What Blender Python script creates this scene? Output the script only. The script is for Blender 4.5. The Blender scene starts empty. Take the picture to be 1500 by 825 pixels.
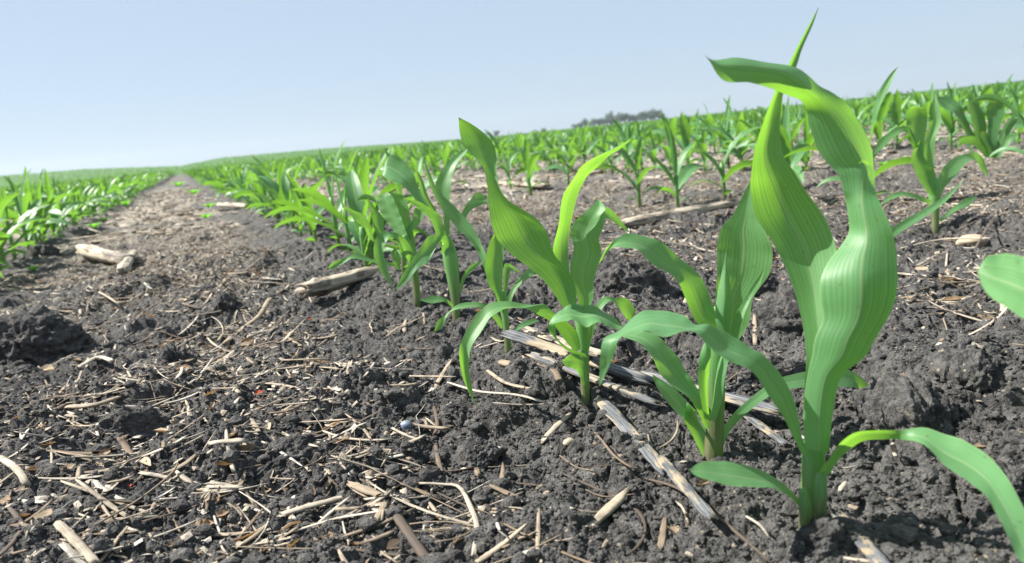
import bpy, math
import numpy as np
from mathutils import Vector

R_ = math.radians
C = bpy.context.scene.collection
scene = bpy.context.scene
rng = np.random.default_rng(7)

# ------------------------------------------------------------------ camera frame
W0, H0 = 1500.0, 825.0
FPX = 1155.0
CAM_H = 0.22
PITCH, ROLL = R_(10.4), R_(6.0)
FWD = np.array([0, math.cos(PITCH), -math.sin(PITCH)])
UPN = np.array([0, math.sin(PITCH), math.cos(PITCH)])
XAX = np.array([1.0, 0, 0])
RGT = math.cos(ROLL) * XAX - math.sin(ROLL) * UPN
UPV = math.sin(ROLL) * XAX + math.cos(ROLL) * UPN
CAM = np.array([0, 0, CAM_H])

def ray(px, py):
    return (px - W0 / 2) / FPX * RGT - (py - H0 / 2) / FPX * UPV + FWD

def at_depth(px, py, z):
    return CAM + z * ray(px, py)

def depth_of(p):
    return float(np.dot(np.asarray(p) - CAM, FWD))

# row geometry, from the vanishing point of the rows
_v = ray(265, 250)
RU = np.array([_v[0], _v[1]]); RU /= np.linalg.norm(RU)
RP = np.array([RU[1], -RU[0]])
ROW_SP = 0.79

# ------------------------------------------------------------------ noise
def _h(ix, iy, s):
    n = (ix.astype(np.int64) * 374761393 + iy.astype(np.int64) * 668265263 + s * 1274126177) & 0xFFFFFFFF
    n = ((n ^ (n >> 13)) * 1274126177) & 0xFFFFFFFF
    n = ((n ^ (n >> 16)) * 2246822519) & 0xFFFFFFFF
    n = n ^ (n >> 15)
    return (n & 0xFFFFFF).astype(np.float32) / np.float32(0xFFFFFF)

def vnoise(x, y, s=0):
    ix = np.floor(x); iy = np.floor(y)
    fx = (x - ix).astype(np.float32); fy = (y - iy).astype(np.float32)
    fx = fx * fx * fx * (fx * (fx * 6 - 15) + 10); fy = fy * fy * fy * (fy * (fy * 6 - 15) + 10)
    a = _h(ix, iy, s); b = _h(ix + 1, iy, s); c = _h(ix, iy + 1, s); d = _h(ix + 1, iy + 1, s)
    return (a + (b - a) * fx) * (1 - fy) + (c + (d - c) * fx) * fy - 0.5

def fbm(x, y, oct=4, s=0, gain=0.5):
    r = 0; a = 1.0
    for k in range(oct):
        r = r + a * vnoise(x * 2.03 ** k + 17.3 * k, y * 2.03 ** k - 9.1 * k, s + k); a *= gain
    return r

def domes(x, y, size, prob, s, rmin=.45, rmax=.85):
    """height 0..1 of rounded lumps scattered on a jittered grid"""
    gx = x / size; gy = y / size
    ix = np.floor(gx); iy = np.floor(gy)
    out = np.zeros_like(gx, dtype=np.float32)
    for dx in (-1, 0, 1):
        for dy in (-1, 0, 1):
            cx = ix + dx; cy = iy + dy
            px = cx + _h(cx, cy, s); py = cy + _h(cx, cy, s + 1)
            on = _h(cx, cy, s + 2) < prob
            rr = rmin + (rmax - rmin) * _h(cx, cy, s + 3)
            an = _h(cx, cy, s + 5) * 3.14; st = .7 + .6 * _h(cx, cy, s + 6)
            ca = np.cos(an); sa = np.sin(an)
            ex = (gx - px) * ca + (gy - py) * sa; ey = -(gx - px) * sa + (gy - py) * ca
            q = ((ex * st) ** 2 + (ey / st) ** 2) / (rr * rr)
            hgt = (.5 + .5 * _h(cx, cy, s + 4)) * rr / rmax
            v = np.where(on, hgt * np.sqrt(np.clip(1 - q, 0, 1)), 0)
            out = np.maximum(out, v)
    return out

def cracks(x, y, size, s):
    gx = x / size; gy = y / size; ix = np.floor(gx); iy = np.floor(gy)
    f1 = np.full(gx.shape, 9.0); f2 = np.full(gx.shape, 9.0)
    for dx in (-1, 0, 1):
        for dy in (-1, 0, 1):
            cx = ix + dx; cy = iy + dy
            d = np.hypot(gx - cx - _h(cx, cy, s), gy - cy - _h(cx, cy, s + 1))
            f2 = np.minimum(f2, np.maximum(f1, d)); f1 = np.minimum(f1, d)
    return f2 - f1

def sst(a, b, x):
    t = np.clip((x - a) / (b - a), 0, 1)
    return t * t * (3 - 2 * t)

# ------------------------------------------------------------------ terrain
def hill_angle(x, y):
    th = np.arctan2(x, np.maximum(y, 1e-6))
    # azimuth of a few picture columns and how far the far ground rises there
    az = []
    for px in (-900, -400, 0, 130, 265, 330, 480, 640, 720, 900, 3000):
        r = ray(px, 250 - .1053 * (px - 265)); az.append(math.atan2(r[0], r[1]))
    el = [.010, .013, .0138, .012, .0050, .0095, .0078, .0030, .0010, .0006, .0015]
    return np.interp(th, az, el)

def row_dist(x, y):
    d = x * RP[0] + y * RP[1]
    k = (d - D1) / ROW_SP
    return np.abs(k - np.round(k)) * ROW_SP, d

def ux_(x, y):
    return x + .005 * vnoise(x * 120, y * 120, 81)

D1 = 0.0
def height(x, y, fine=True):
    x = np.asarray(x, dtype=np.float64); y = np.asarray(y, dtype=np.float64)
    r = np.sqrt(x * x + y * y)
    d = x * RP[0] + y * RP[1]
    near = 1 - sst(25, 60, r)
    z = 0.022 * fbm(x * 1.9 + 3, y * 1.9, 3, 11) * near
    z = z + 0.034 * np.exp(-((d - D1 - .17 - .05 * vnoise(x * 3, y * 3, 5)) / .085) ** 2) * (.75 + .9 * vnoise(x * 5, y * 5, 6)) * (1 - sst(3, 8, r))
    z = z + 0.012 * np.exp(-((d - D1 + .02) / .06) ** 2) * (1 - sst(4, 10, r))
    z = z + hill_angle(x, y) * r * sst(50, 260, r)
    if not fine:
        return z
    wx = x + .012 * vnoise(x * 60, y * 60, 21) + .004 * vnoise(x * 190, y * 190, 23)
    wy = y + .012 * vnoise(x * 60 + 40, y * 60, 22) + .004 * vnoise(x * 190 + 9, y * 190, 24)
    rd, _ = row_dist(x, y)
    rough = .55 + 1.0 * np.clip(vnoise(x * 4.5, y * 4.5, 31) + .35, 0, 1)
    f1 = (1 - sst(14, 24, r)); f2 = (1 - sst(5, 9, r)); f3 = (1 - sst(2.0, 3.4, r)); f4 = (1 - sst(1.4, 2.3, r))
    big_ = domes(wx, wy, .10, .30, 100)
    mid_ = domes(wx, wy, .038, .34, 200)
    z = z + f1 * rough * (.020 * big_ ** .8 + .007 * mid_)
    # broken, billowed surface
    bl = np.abs(vnoise(wx * 34, wy * 34, 41)) * 1.0 + np.abs(vnoise(wx * 75 + 3, wy * 75, 42)) * .55
    z = z + f2 * rough * .016 * (bl - .25) + f2 * .009 * fbm(x * 13, y * 13, 3, 44)
    ux = x + .0035 * vnoise(x * 240, y * 240, 61); uy = y + .0035 * vnoise(x * 240 + 7, y * 240, 62)
    pn = vnoise(x * 8.5, y * 8.5, 63) + .5 * vnoise(x * 21, y * 21, 64)
    patch = np.clip(.50 + 2.4 * pn, .10, 1.35)
    flatm = sst(.05, -.12, pn)
    z = z - f3 * flatm * .0050 * (1 - sst(.0, .10, cracks(wx, wy, .052, 71))) - f4 * flatm * .0022 * (1 - sst(.0, .09, cracks(ux_(x, y), y, .021, 75)))
    z = z + f3 * patch * .0042 * domes(ux, uy, .0125, .45, 300) + f3 * patch * .0030 * domes(ux + .3, uy, .0066, .62, 400)
    z = z + f4 * (.35 + .75 * np.clip(patch, 0, 1)) * .0021 * domes(ux, uy + .2, .0034, .85, 500)
    z = z + f3 * (.3 + .8 * np.clip(patch, 0, 1)) * .0044 * (np.abs(vnoise(ux * 170, uy * 170, 51)) + .5 * np.abs(vnoise(ux * 390, uy * 390, 52)))
    return z

def on_ground(px, py, fine=True):
    """the point of the ground a pixel looks at"""
    v = ray(px, py); z = 0.0
    for k in range(14):
        t = (z - CAM_H) / v[2]
        p = CAM + v * t
        zn = float(height(p[0], p[1], fine))
        z = z + .6 * (zn - z)
    t = (z - CAM_H) / v[2]; p = CAM + v * t
    p[2] = float(height(p[0], p[1], fine))
    return p

# offset of the main row, from the foot of its plants
_fd = []
for q in ((1190, 776), (1045, 672), (858, 587), (745, 517), (668, 467)):
    v = ray(*q); t = -CAM_H / v[2]; p = CAM + v * t
    _fd.append(p[0] * RP[0] + p[1] * RP[1])
D1 = float(np.mean(_fd))

# ------------------------------------------------------------------ mesh helpers
def mk_mesh(name, V, F, mat=None, uv=None, smooth=True, attrs=None):
    V = np.asarray(V, dtype=np.float32); F = np.asarray(F, dtype=np.int32)
    me = bpy.data.meshes.new(name)
    me.vertices.add(len(V)); me.vertices.foreach_set('co', V.ravel())
    k = F.shape[1]
    me.loops.add(F.size); me.loops.foreach_set('vertex_index', F.ravel())
    me.polygons.add(len(F))
    me.polygons.foreach_set('loop_start', np.arange(0, F.size, k, dtype=np.int32))
    if uv is not None:
        l = me.uv_layers.new(name='UVMap')
        l.data.foreach_set('uv', np.asarray(uv, dtype=np.float32)[F.ravel()].ravel())
    for an, av in (attrs or {}).items():
        a = me.attributes.new(an, 'FLOAT', 'POINT'); a.data.foreach_set('value', np.asarray(av, dtype=np.float32))
    me.polygons.foreach_set('use_smooth', np.full(len(F), smooth))
    me.update(calc_edges=True)
    if mat: me.materials.append(mat)
    return me

def link(name, me, parent=None, loc=None):
    o = bpy.data.objects.new(name, me); C.objects.link(o)
    if parent: o.parent = parent
    if loc is not None: o.location = [float(a) for a in loc]
    return o

def tag(o, label=None, cat=None, group=None, kind=None):
    if label: o['label'] = label
    if cat: o['category'] = cat
    if group: o['group'] = group
    if kind: o['kind'] = kind
    return o

def thing(name, label, cat, loc, group=None):
    return tag(link(name, None, None, loc), label, cat, group)

def grid_faces(n, m, closed=False):
    """n rows of m vertices -> quads"""
    a = np.arange(n - 1)[:, None] * m
    b = np.arange(m if closed else m - 1)[None, :]
    b2 = (b + 1) % m
    return np.stack([a + b, a + b2, a + m + b2, a + m + b], -1).reshape(-1, 4)

def cat_rom(P, n):
    P = np.asarray(P, dtype=np.float64)
    mid = P[:, :6] if P.shape[1] >= 6 else P
    seg = np.linalg.norm(np.diff(mid, axis=0), axis=1) ** .5 + 1e-9
    t = np.concatenate([[0], np.cumsum(seg)])
    tt = np.linspace(0, t[-1], n)
    # finite difference tangents, non uniform
    m = np.zeros_like(P)
    m[1:-1] = ((P[1:-1] - P[:-2]) / (t[1:-1] - t[:-2])[:, None] * (t[2:] - t[1:-1])[:, None]
               + (P[2:] - P[1:-1]) / (t[2:] - t[1:-1])[:, None] * (t[1:-1] - t[:-2])[:, None]) / (t[2:] - t[:-2])[:, None]
    m[0] = (P[1] - P[0]) / (t[1] - t[0]); m[-1] = (P[-1] - P[-2]) / (t[-1] - t[-2])
    i = np.clip(np.searchsorted(t, tt, side='right') - 1, 0, len(t) - 2)
    h = (t[i + 1] - t[i]); s = (tt - t[i]) / h
    h = h[:, None]; s = s[:, None]
    return ((2 * s ** 3 - 3 * s ** 2 + 1) * P[i] + (s ** 3 - 2 * s ** 2 + s) * h * m[i]
            + (-2 * s ** 3 + 3 * s ** 2) * P[i + 1] + (s ** 3 - s ** 2) * h * m[i + 1])

def unit(a):
    return a / np.maximum(np.linalg.norm(a, axis=-1, keepdims=True), 1e-9)

def ribbon(Lp, Rp, fold=.25, ruffle=.04, nu=9, sgn=1.0, seed=0, eye=None):
    """a leaf blade between two edge curves; returns V, F, uv"""
    n = len(Lp)
    mid = (Lp + Rp) / 2; wv = (Rp - Lp) / 2
    hw = np.linalg.norm(wv, axis=1, keepdims=True)
    tg = unit(np.gradient(mid, axis=0))
    # the width direction, kept steady where the blade is nearly edge-on
    nrm = np.cross(tg, wv)
    nrm = unit(nrm)
    if eye is None:
        s = np.full((n, 1), sgn)
    else:                                   # valley towards the side seen where fold > 0
        s = np.clip(3 * np.sum(nrm * unit(mid - eye), axis=1, keepdims=True), -1, 1)
    fold = np.broadcast_to(np.asarray(fold, dtype=np.float64), (n,))[:, None]
    rs = np.random.default_rng(seed)
    ph1, ph2 = rs.uniform(0, 6.28, 2); fr = rs.uniform(4, 7)
    v = np.linspace(0, 1, n)
    V = []; UV = []
    env = np.sin(np.pi * np.clip(v, 0, 1)) ** .5
    for j in range(nu):
        u = -1 + 2 * j / (nu - 1)
        a = abs(u)
        off = fold * (1 - a ** 1.25) * s
        ph = ph1 if u < 0 else ph2
        ruf = ruffle * a ** 2.2 * np.sin(fr * 6.28 * v + ph) * env + .3 * ruffle * a ** 2 * np.sin(2.3 * fr * 6.28 * v + 2 * ph) * env
        P = mid + wv * u + nrm * hw * (off + ruf[:, None])
        V.append(P); UV.append(np.stack([np.full(n, (u + 1) / 2), v], 1))
    V = np.stack(V, 1).reshape(-1, 3); UV = np.stack(UV, 1).reshape(-1, 2)
    return V, grid_faces(n, nu), UV

def tube(P, rad, ns=8, cap=True, flat=1.0, side=None, rough=0.0, seed=0, ridge=0.0, torn=0.0):
    """a tube along points P with radius per point; flat squashes it along the second axis"""
    P = np.asarray(P, dtype=np.float64); n = len(P)
    rad = np.broadcast_to(np.asarray(rad, dtype=np.float64), (n,))
    tg = unit(np.gradient(P, axis=0))
    ref = np.array([0, 0, 1.0]) if side is None else np.asarray(side, dtype=np.float64)
    a = np.cross(tg, ref); bad = np.linalg.norm(a, axis=1) < 1e-3
    a[bad] = np.cross(tg[bad], np.array([1.0, .2, 0]))
    a = unit(a); b = np.cross(a, tg)
    an = np.arange(ns) / ns * 2 * np.pi
    rs = np.random.default_rng(seed)
    rr = 1 + rough * rs.uniform(-1, 1, (n, ns)) + ridge * rs.uniform(-1, 1, (1, ns))
    V = P[:, None, :] + (a[:, None, :] * np.cos(an)[None, :, None] + flat * b[:, None, :] * np.sin(an)[None, :, None]) * rad[:, None, None] * rr[:, :, None]
    if torn:
        V[0] -= tg[0] * rs.uniform(-.2, 1, (ns, 1)) * torn * rad.mean(); V[-1] += tg[-1] * rs.uniform(-.2, 1, (ns, 1)) * torn * rad.mean()
    uv = np.stack(np.broadcast_arrays((an / 6.2832)[None, :], np.linspace(0, 1, n)[:, None]), -1)
    V = V.reshape(-1, 3); uv = uv.reshape(-1, 2)
    F = grid_faces(n, ns, True)
    if cap:
        V = np.concatenate([V, P[:1], P[-1:]]); uv = np.concatenate([uv, [[.5, 0], [.5, 1]]])
        c0, c1 = len(V) - 2, len(V) - 1; j = np.arange(ns); j2 = (j + 1) % ns; o = (n - 1) * ns
        F = np.concatenate([F, np.stack([j2, j, np.full(ns, c0), np.full(ns, c0)], 1), np.stack([o + j, o + j2, np.full(ns, c1), np.full(ns, c1)], 1)])
    return V, F, uv

def fixtri(F):
    return F

def mesh_any(name, V, F, mat, uv=None, smooth=True):
    """quads where the last two indices may coincide (triangles)"""
    F = np.asarray(F); tri = F[:, 2] == F[:, 3]
    if not tri.any():
        return mk_mesh(name, V, F, mat, uv, smooth)
    faces = [tuple(int(i) for i in f[:3]) if t else tuple(int(i) for i in f) for f, t in zip(F, tri)]
    me = bpy.data.meshes.new(name); me.from_pydata([tuple(map(float, v)) for v in V], [], faces)
    if uv is not None:
        l = me.uv_layers.new(name='UVMap'); li = np.zeros(len(me.loops), dtype=np.int32); me.loops.foreach_get('vertex_index', li)
        l.data.foreach_set('uv', np.asarray(uv, dtype=np.float32)[li].ravel())
    me.polygons.foreach_set('use_smooth', np.full(len(faces), smooth))
    me.update()
    if mat: me.materials.append(mat)
    return me

def big(name, chunks, mat, smooth=True, cols=4):
    """join (V, F, uv) chunks into one mesh; triangles become degenerate-free by splitting the quads"""
    Vs, Fs, Us, o = [], [], [], 0
    for V, F, U in chunks:
        Vs.append(V); Fs.append(np.asarray(F) + o); Us.append(U); o += len(V)
    V = np.concatenate(Vs); F = np.concatenate(Fs); U = np.concatenate(Us)
    if F.shape[1] == 4 and (F[:, 2] == F[:, 3]).any():
        t = F[:, 2] == F[:, 3]
        q = F[~t]
        F = np.concatenate([q[:, [0, 1, 2]], q[:, [0, 2, 3]], F[t][:, :3]])
    return mk_mesh(name, V, F, mat, U, smooth)

# ------------------------------------------------------------------ materials
class NT:
    def __init__(s, name):
        s.m = bpy.data.materials.new(name); s.m.use_nodes = True; s.t = s.m.node_tree; s.t.nodes.clear()
        s.out = s.t.nodes.new('ShaderNodeOutputMaterial')
    def n(s, typ, **kw):
        nd = s.t.nodes.new(typ)
        for k, v in kw.items():
            if k.startswith('i_'):
                key = k[2:].replace('_', ' ')
                s.set(nd, key, v)
            else:
                setattr(nd, k, v)
        return nd
    def set(s, nd, key, v):
        sock = nd.inputs[int(key)] if key.isdigit() else nd.inputs[key]
        if hasattr(v, 'is_linked') or isinstance(v, bpy.types.NodeSocket):
            s.t.links.new(v, sock)
        else:
            sock.default_value = v
    def math(s, op, a, b=None, c=None):
        nd = s.n('ShaderNodeMath', operation=op)
        for i, v in enumerate((a, b, c)):
            if v is not None: s.set(nd, str(i), v)
        return nd.outputs[0]
    def mix(s, f, a, b, typ='MIX'):
        nd = s.n('ShaderNodeMix', data_type='RGBA', blend_type=typ)
        s.set(nd, '0', f); s.set(nd, '6', a); s.set(nd, '7', b)
        return nd.outputs[2]
    def ramp(s, f, stops, interp='LINEAR'):
        nd = s.n('ShaderNodeValToRGB'); nd.color_ramp.interpolation = interp
        e = nd.color_ramp.elements
        while len(e) < len(stops): e.new(.5)
        for el, (p, c) in zip(e, stops):
            el.position = p; el.color = c if len(c) == 4 else (*c, 1)
        s.set(nd, '0', f); return nd.outputs[0]
    def noise(s, vec, scale, detail=3, rough=.55, dim='3D'):
        nd = s.n('ShaderNodeTexNoise', noise_dimensions=dim)
        if vec is not None: s.set(nd, 'Vector', vec)
        s.set(nd, 'Scale', scale); s.set(nd, 'Detail', detail); s.set(nd, 'Roughness', rough)
        return nd.outputs[0]
    def done(s, shader):
        s.t.links.new(shader, s.out.inputs[0]); return s.m

def v4(c): return (c[0], c[1], c[2], 1)

def mat_soil(name='dark_soil', ground=True):
    t = NT(name)
    geo = t.n('ShaderNodeNewGeometry'); pos = geo.outputs['Position']
    if not ground:
        pos = t.n('ShaderNodeTexCoord').outputs['Object']
    n1 = t.noise(pos, 9, 4); n2 = t.noise(pos, 120, 4); n3 = t.noise(pos, 700, 3, .65)
    c = t.ramp(t.math('ADD', t.math('MULTIPLY', n1, .6), t.math('MULTIPLY', t.noise(pos, 38, 4), .4)), [(.36, (.030, .029, .029)), (.52, (.062, .060, .058)), (.68, (.112, .108, .103))])
    c = t.mix(t.ramp(n2, [(.38, (0, 0, 0)), (.68, (1, 1, 1))]), c, (.165, .159, .151, 1))
    c = t.mix(t.ramp(n3, [(.35, (0, 0, 0)), (.72, (1, 1, 1))]), t.mix(.5, c, (.022, .021, .021, 1)), c)
    # tiny pale and tan specks of broken straw and mineral grains
    vo = t.n('ShaderNodeTexVoronoi', feature='F1'); t.set(vo, 'Vector', pos); t.set(vo, 'Scale', 260.0)
    sp = t.math('MULTIPLY', t.math('LESS_THAN', vo.outputs['Distance'], .26), t.math('GREATER_THAN', t.n('ShaderNodeSeparateColor', i_Color=vo.outputs['Color']).outputs[0], .90))
    c = t.mix(t.math('MULTIPLY', sp, .8), c, (.30, .25, .18, 1))
    bump_h = t.math('ADD', t.math('MULTIPLY', n3, .6), t.math('MULTIPLY', t.noise(pos, 330, 4, .6), 1.0))
    if ground:
        at = t.n('ShaderNodeAttribute', attribute_name='residue').outputs['Fac']
        far = t.n('ShaderNodeAttribute', attribute_name='crop').outputs['Fac']
        fr = t.n('ShaderNodeAttribute', attribute_name='fardetail').outputs['Fac']
        rn = t.noise(pos, 26, 5, .75); rn2 = t.noise(pos, 85, 4, .75)
        rc = t.ramp(rn2, [(.33, (.07, .062, .052)), (.47, (.25, .22, .175)), (.64, (.50, .45, .37))])
        rm = t.math('MULTIPLY', t.ramp(rn, [(.40, (0, 0, 0)), (.52, (1, 1, 1))]), t.math('MULTIPLY', at, fr))
        ln = t.n('ShaderNodeVectorMath', operation='LENGTH'); t.set(ln, '0', pos)
        fade = t.n('ShaderNodeMapRange'); t.set(fade, '0', ln.outputs['Value']); t.set(fade, '1', 4.0); t.set(fade, '2', 14.0); t.set(fade, '3', 1.0); t.set(fade, '4', .22)
        c = t.mix(t.math('MULTIPLY', rm, fade.outputs[0]), c, rc)
        gn = t.noise(pos, 1.3, 5, .7)
        gc = t.ramp(gn, [(.3, (.030, .070, .016)), (.55, (.052, .125, .025)), (.8, (.075, .17, .035))])
        c = t.mix(far, c, gc)
    b = t.n('ShaderNodeBump', i_Strength=1.0, i_Distance=.0036, i_Height=bump_h)
    p = t.n('ShaderNodeBsdfPrincipled', i_Base_Color=c, i_Roughness=.9, i_Normal=b.outputs[0])
    p.inputs['Specular IOR Level'].default_value = .25
    return t.done(p.outputs[0])

def mat_leaf(name, ca, cb, ct, mixf=.44):
    t = NT(name)
    uv = t.n('ShaderNodeUVMap').outputs[0]
    sx = t.n('ShaderNodeSeparateXYZ', i_Vector=uv)
    u, v = sx.outputs[0], sx.outputs[1]
    ob = t.n('ShaderNodeObjectInfo').outputs['Random']
    ri = t.n('ShaderNodeNewGeometry').outputs['Random Per Island']
    au = t.math('ABSOLUTE', t.math('SUBTRACT', u, .5))
    # parallel veins
    cv = t.n('ShaderNodeCombineXYZ', i_X=t.math('MULTIPLY', u, 34.0), i_Y=t.math('MULTIPLY', v, 1.6), i_Z=t.math('MULTIPLY', ob, 50.0)).outputs[0]
    st = t.noise(cv, 1.0, 3, .6)
    cv2 = t.n('ShaderNodeCombineXYZ', i_X=t.math('MULTIPLY', u, 90.0), i_Y=t.math('MULTIPLY', v, 3.0), i_Z=t.math('MULTIPLY', ob, 31.0)).outputs[0]
    st2 = t.noise(cv2, 1.0, 2, .6)
    wv = t.math('ADD', t.math('MULTIPLY', t.math('SINE', t.math('ADD', t.math('MULTIPLY', u, 94.0), t.math('MULTIPLY', st, 9.0))), .5), .5)
    blot = t.noise(t.n('ShaderNodeTexCoord').outputs['Object'], 45, 3)
    stm = t.ramp(t.math('ADD', t.math('ADD', t.math('MULTIPLY', st, .52), t.math('MULTIPLY', st2, .30)), t.math('MULTIPLY', wv, .18)), [(.36, (0, 0, 0)), (.64, (1, 1, 1))])
    c = t.mix(stm, v4(ca), v4(cb))
    c = t.mix(t.math('MULTIPLY', t.ramp(blot, [(.4, (0, 0, 0)), (.75, (1, 1, 1))]), .35), c, v4([x * 1.35 for x in cb]))
    rnd = t.math('FRACT', t.math('ADD', ob, ri))
    c = t.mix(t.math('MULTIPLY', rnd, .35), c, v4((cb[0] * 1.3, cb[1] * 1.15, cb[2] * .8)))
    rib = t.ramp(au, [(.008, (1, 1, 1)), (.042, (0, 0, 0))])
    c = t.mix(t.math('MULTIPLY', rib, .75), c, (.26, .40, .20, 1))
    edge = t.ramp(au, [(.482, (0, 0, 0)), (.497, (1, 1, 1))])
    c = t.mix(t.math('MULTIPLY', edge, .6), c, (.36, .48, .22, 1))
    tip = t.ramp(v, [(.972, (0, 0, 0)), (.998, (1, 1, 1))])
    c = t.mix(tip, c, (.20, .15, .06, 1))
    # specks of soil splashed on the blade
    vo = t.n('ShaderNodeTexVoronoi', feature='F1'); t.set(vo, 'Vector', t.n('ShaderNodeTexCoord').outputs['Object']); t.set(vo, 'Scale', 330.0)
    spk = t.math('MULTIPLY', t.math('LESS_THAN', vo.outputs['Distance'], .24), t.math('GREATER_THAN', t.n('ShaderNodeSeparateColor', i_Color=vo.outputs['Color']).outputs[0], .93))
    c = t.mix(t.math('MULTIPLY', spk, .55), c, (.09, .075, .05, 1))
    tc = t.mix(stm, v4([x * .62 for x in ct]), v4(ct))
    tc = t.mix(t.math('MULTIPLY', blot, .30), tc, v4((ct[0] * .7, ct[1] * .8, ct[2] * 1.5)))
    tc = t.mix(t.math('MULTIPLY', rib, .45), tc, (.30, .45, .10, 1))
    tc = t.mix(tip, tc, (.12, .08, .02, 1))
    b = t.n('ShaderNodeBump', i_Strength=.14, i_Distance=.0006, i_Height=t.math('ADD', stm, t.math('MULTIPLY', rib, 1.5)))
    p = t.n('ShaderNodeBsdfPrincipled', i_Base_Color=c, i_Roughness=.46, i_Normal=b.outputs[0])
    p.inputs['Specular IOR Level'].default_value = .5
    tr = t.n('ShaderNodeBsdfTranslucent', i_Color=tc, i_Normal=b.outputs[0])
    mx = t.n('ShaderNodeMixShader', i_0=mixf); t.set(mx, '1', p.outputs[0]); t.set(mx, '2', tr.outputs[0])
    return t.done(mx.outputs[0])

def mat_stem():
    t = NT('maize_stem')
    uv = t.n('ShaderNodeUVMap').outputs[0]; sx = t.n('ShaderNodeSeparateXYZ', i_Vector=uv)
    cv = t.n('ShaderNodeCombineXYZ', i_X=t.math('MULTIPLY', sx.outputs[0], 40.0), i_Y=t.math('MULTIPLY', sx.outputs[1], 2.0)).outputs[0]
    st = t.noise(cv, 1, 3, .6)
    c = t.mix(t.ramp(st, [(.35, (0, 0, 0)), (.65, (1, 1, 1))]), (.10, .24, .075, 1), (.19, .36, .13, 1))
    lo = t.ramp(t.math('ADD', sx.outputs[1], t.math('MULTIPLY', t.math('SUBTRACT', st, .5), .2)), [(.28, (1, 1, 1)), (.64, (0, 0, 0))])
    c = t.mix(t.math('MULTIPLY', lo, .85), c, t.mix(t.ramp(st, [(.4, (0, 0, 0)), (.6, (1, 1, 1))]), (.075, .05, .045, 1), (.17, .14, .075, 1)))
    b = t.n('ShaderNodeBump', i_Strength=.4, i_Distance=.0006, i_Height=st)
    p = t.n('ShaderNodeBsdfPrincipled', i_Base_Color=c, i_Roughness=.45, i_Normal=b.outputs[0])
    tr = t.n('ShaderNodeBsdfTranslucent', i_Color=(.34, .66, .07, 1))
    mx = t.n('ShaderNodeMixShader', i_0=.3); t.set(mx, '1', p.outputs[0]); t.set(mx, '2', tr.outputs[0])
    return t.done(mx.outputs[0])

def mat_straw(name, stops, rough=.75, dirt=.5, trans=0.0):
    t = NT(name)
    ri = t.n('ShaderNodeNewGeometry').outputs['Random Per Island']
    ob = t.n('ShaderNodeObjectInfo').outputs['Random']
    rn = t.math('FRACT', t.math('ADD', ri, ob))
    uv = t.n('ShaderNodeUVMap').outputs[0]; sx = t.n('ShaderNodeSeparateXYZ', i_Vector=uv)
    cv = t.n('ShaderNodeCombineXYZ', i_X=t.math('MULTIPLY', sx.outputs[0], 22.0), i_Y=t.math('MULTIPLY', sx.outputs[1], 2.5), i_Z=t.math('MULTIPLY', rn, 40.0)).outputs[0]
    st = t.noise(cv, 1, 4, .65)
    pos = t.n('ShaderNodeNewGeometry').outputs['Position']
    pn = t.noise(pos, 90, 4, .6)
    c = t.ramp(rn, stops)
    c = t.mix(t.ramp(st, [(.35, (1, 1, 1)), (.6, (0, 0, 0))]), c, t.mix(.5, c, (.07, .05, .035, 1)))
    c = t.mix(t.math('MULTIPLY', t.ramp(pn, [(.48, (0, 0, 0)), (.66, (1, 1, 1))]), dirt), c, (.07, .058, .048, 1))
    b = t.n('ShaderNodeBump', i_Strength=.6, i_Distance=.0008, i_Height=st)
    p = t.n('ShaderNodeBsdfPrincipled', i_Base_Color=c, i_Roughness=rough, i_Normal=b.outputs[0])
    p.inputs['Specular IOR Level'].default_value = .3
    if trans:
        tr = t.n('ShaderNodeBsdfTranslucent', i_Color=(.5, .28, .1, 1))
        mx = t.n('ShaderNodeMixShader', i_0=trans); t.set(mx, '1', p.outputs[0]); t.set(mx, '2', tr.outputs[0])
        return t.done(mx.outputs[0])
    return t.done(p.outputs[0])

def mat_stalk(name, tan, grey, thr):
    """weathered stalk rind: tan with blackened grey patches, fibres along it"""
    t = NT(name)
    uv = t.n('ShaderNodeUVMap').outputs[0]; sx = t.n('ShaderNodeSeparateXYZ', i_Vector=uv)
    ob = t.n('ShaderNodeObjectInfo').outputs['Random']
    cv = t.n('ShaderNodeCombineXYZ', i_X=t.math('MULTIPLY', sx.outputs[0], 60.0), i_Y=t.math('MULTIPLY', sx.outputs[1], 3.0), i_Z=t.math('MULTIPLY', ob, 40.0)).outputs[0]
    st = t.noise(cv, 1, 4, .7)
    cv2 = t.n('ShaderNodeCombineXYZ', i_X=t.math('MULTIPLY', sx.outputs[0], 4.0), i_Y=t.math('MULTIPLY', sx.outputs[1], 4.0), i_Z=t.math('MULTIPLY', ob, 20.0)).outputs[0]
    pa = t.noise(cv2, 1, 4, .6)
    c = t.mix(t.ramp(st, [(.35, (0, 0, 0)), (.62, (1, 1, 1))]), v4([x * .45 for x in tan]), v4(tan))
    g = t.mix(t.ramp(st, [(.42, (0, 0, 0)), (.58, (1, 1, 1))]), (.025, .026, .03, 1), v4(grey))
    c = t.mix(t.ramp(pa, [(thr - .04, (0, 0, 0)), (thr + .04, (1, 1, 1))]), c, g)
    b = t.n('ShaderNodeBump', i_Strength=.8, i_Distance=.0015, i_Height=st)
    p = t.n('ShaderNodeBsdfPrincipled', i_Base_Color=c, i_Roughness=.7, i_Normal=b.outputs[0])
    return t.done(p.outputs[0])

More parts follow.
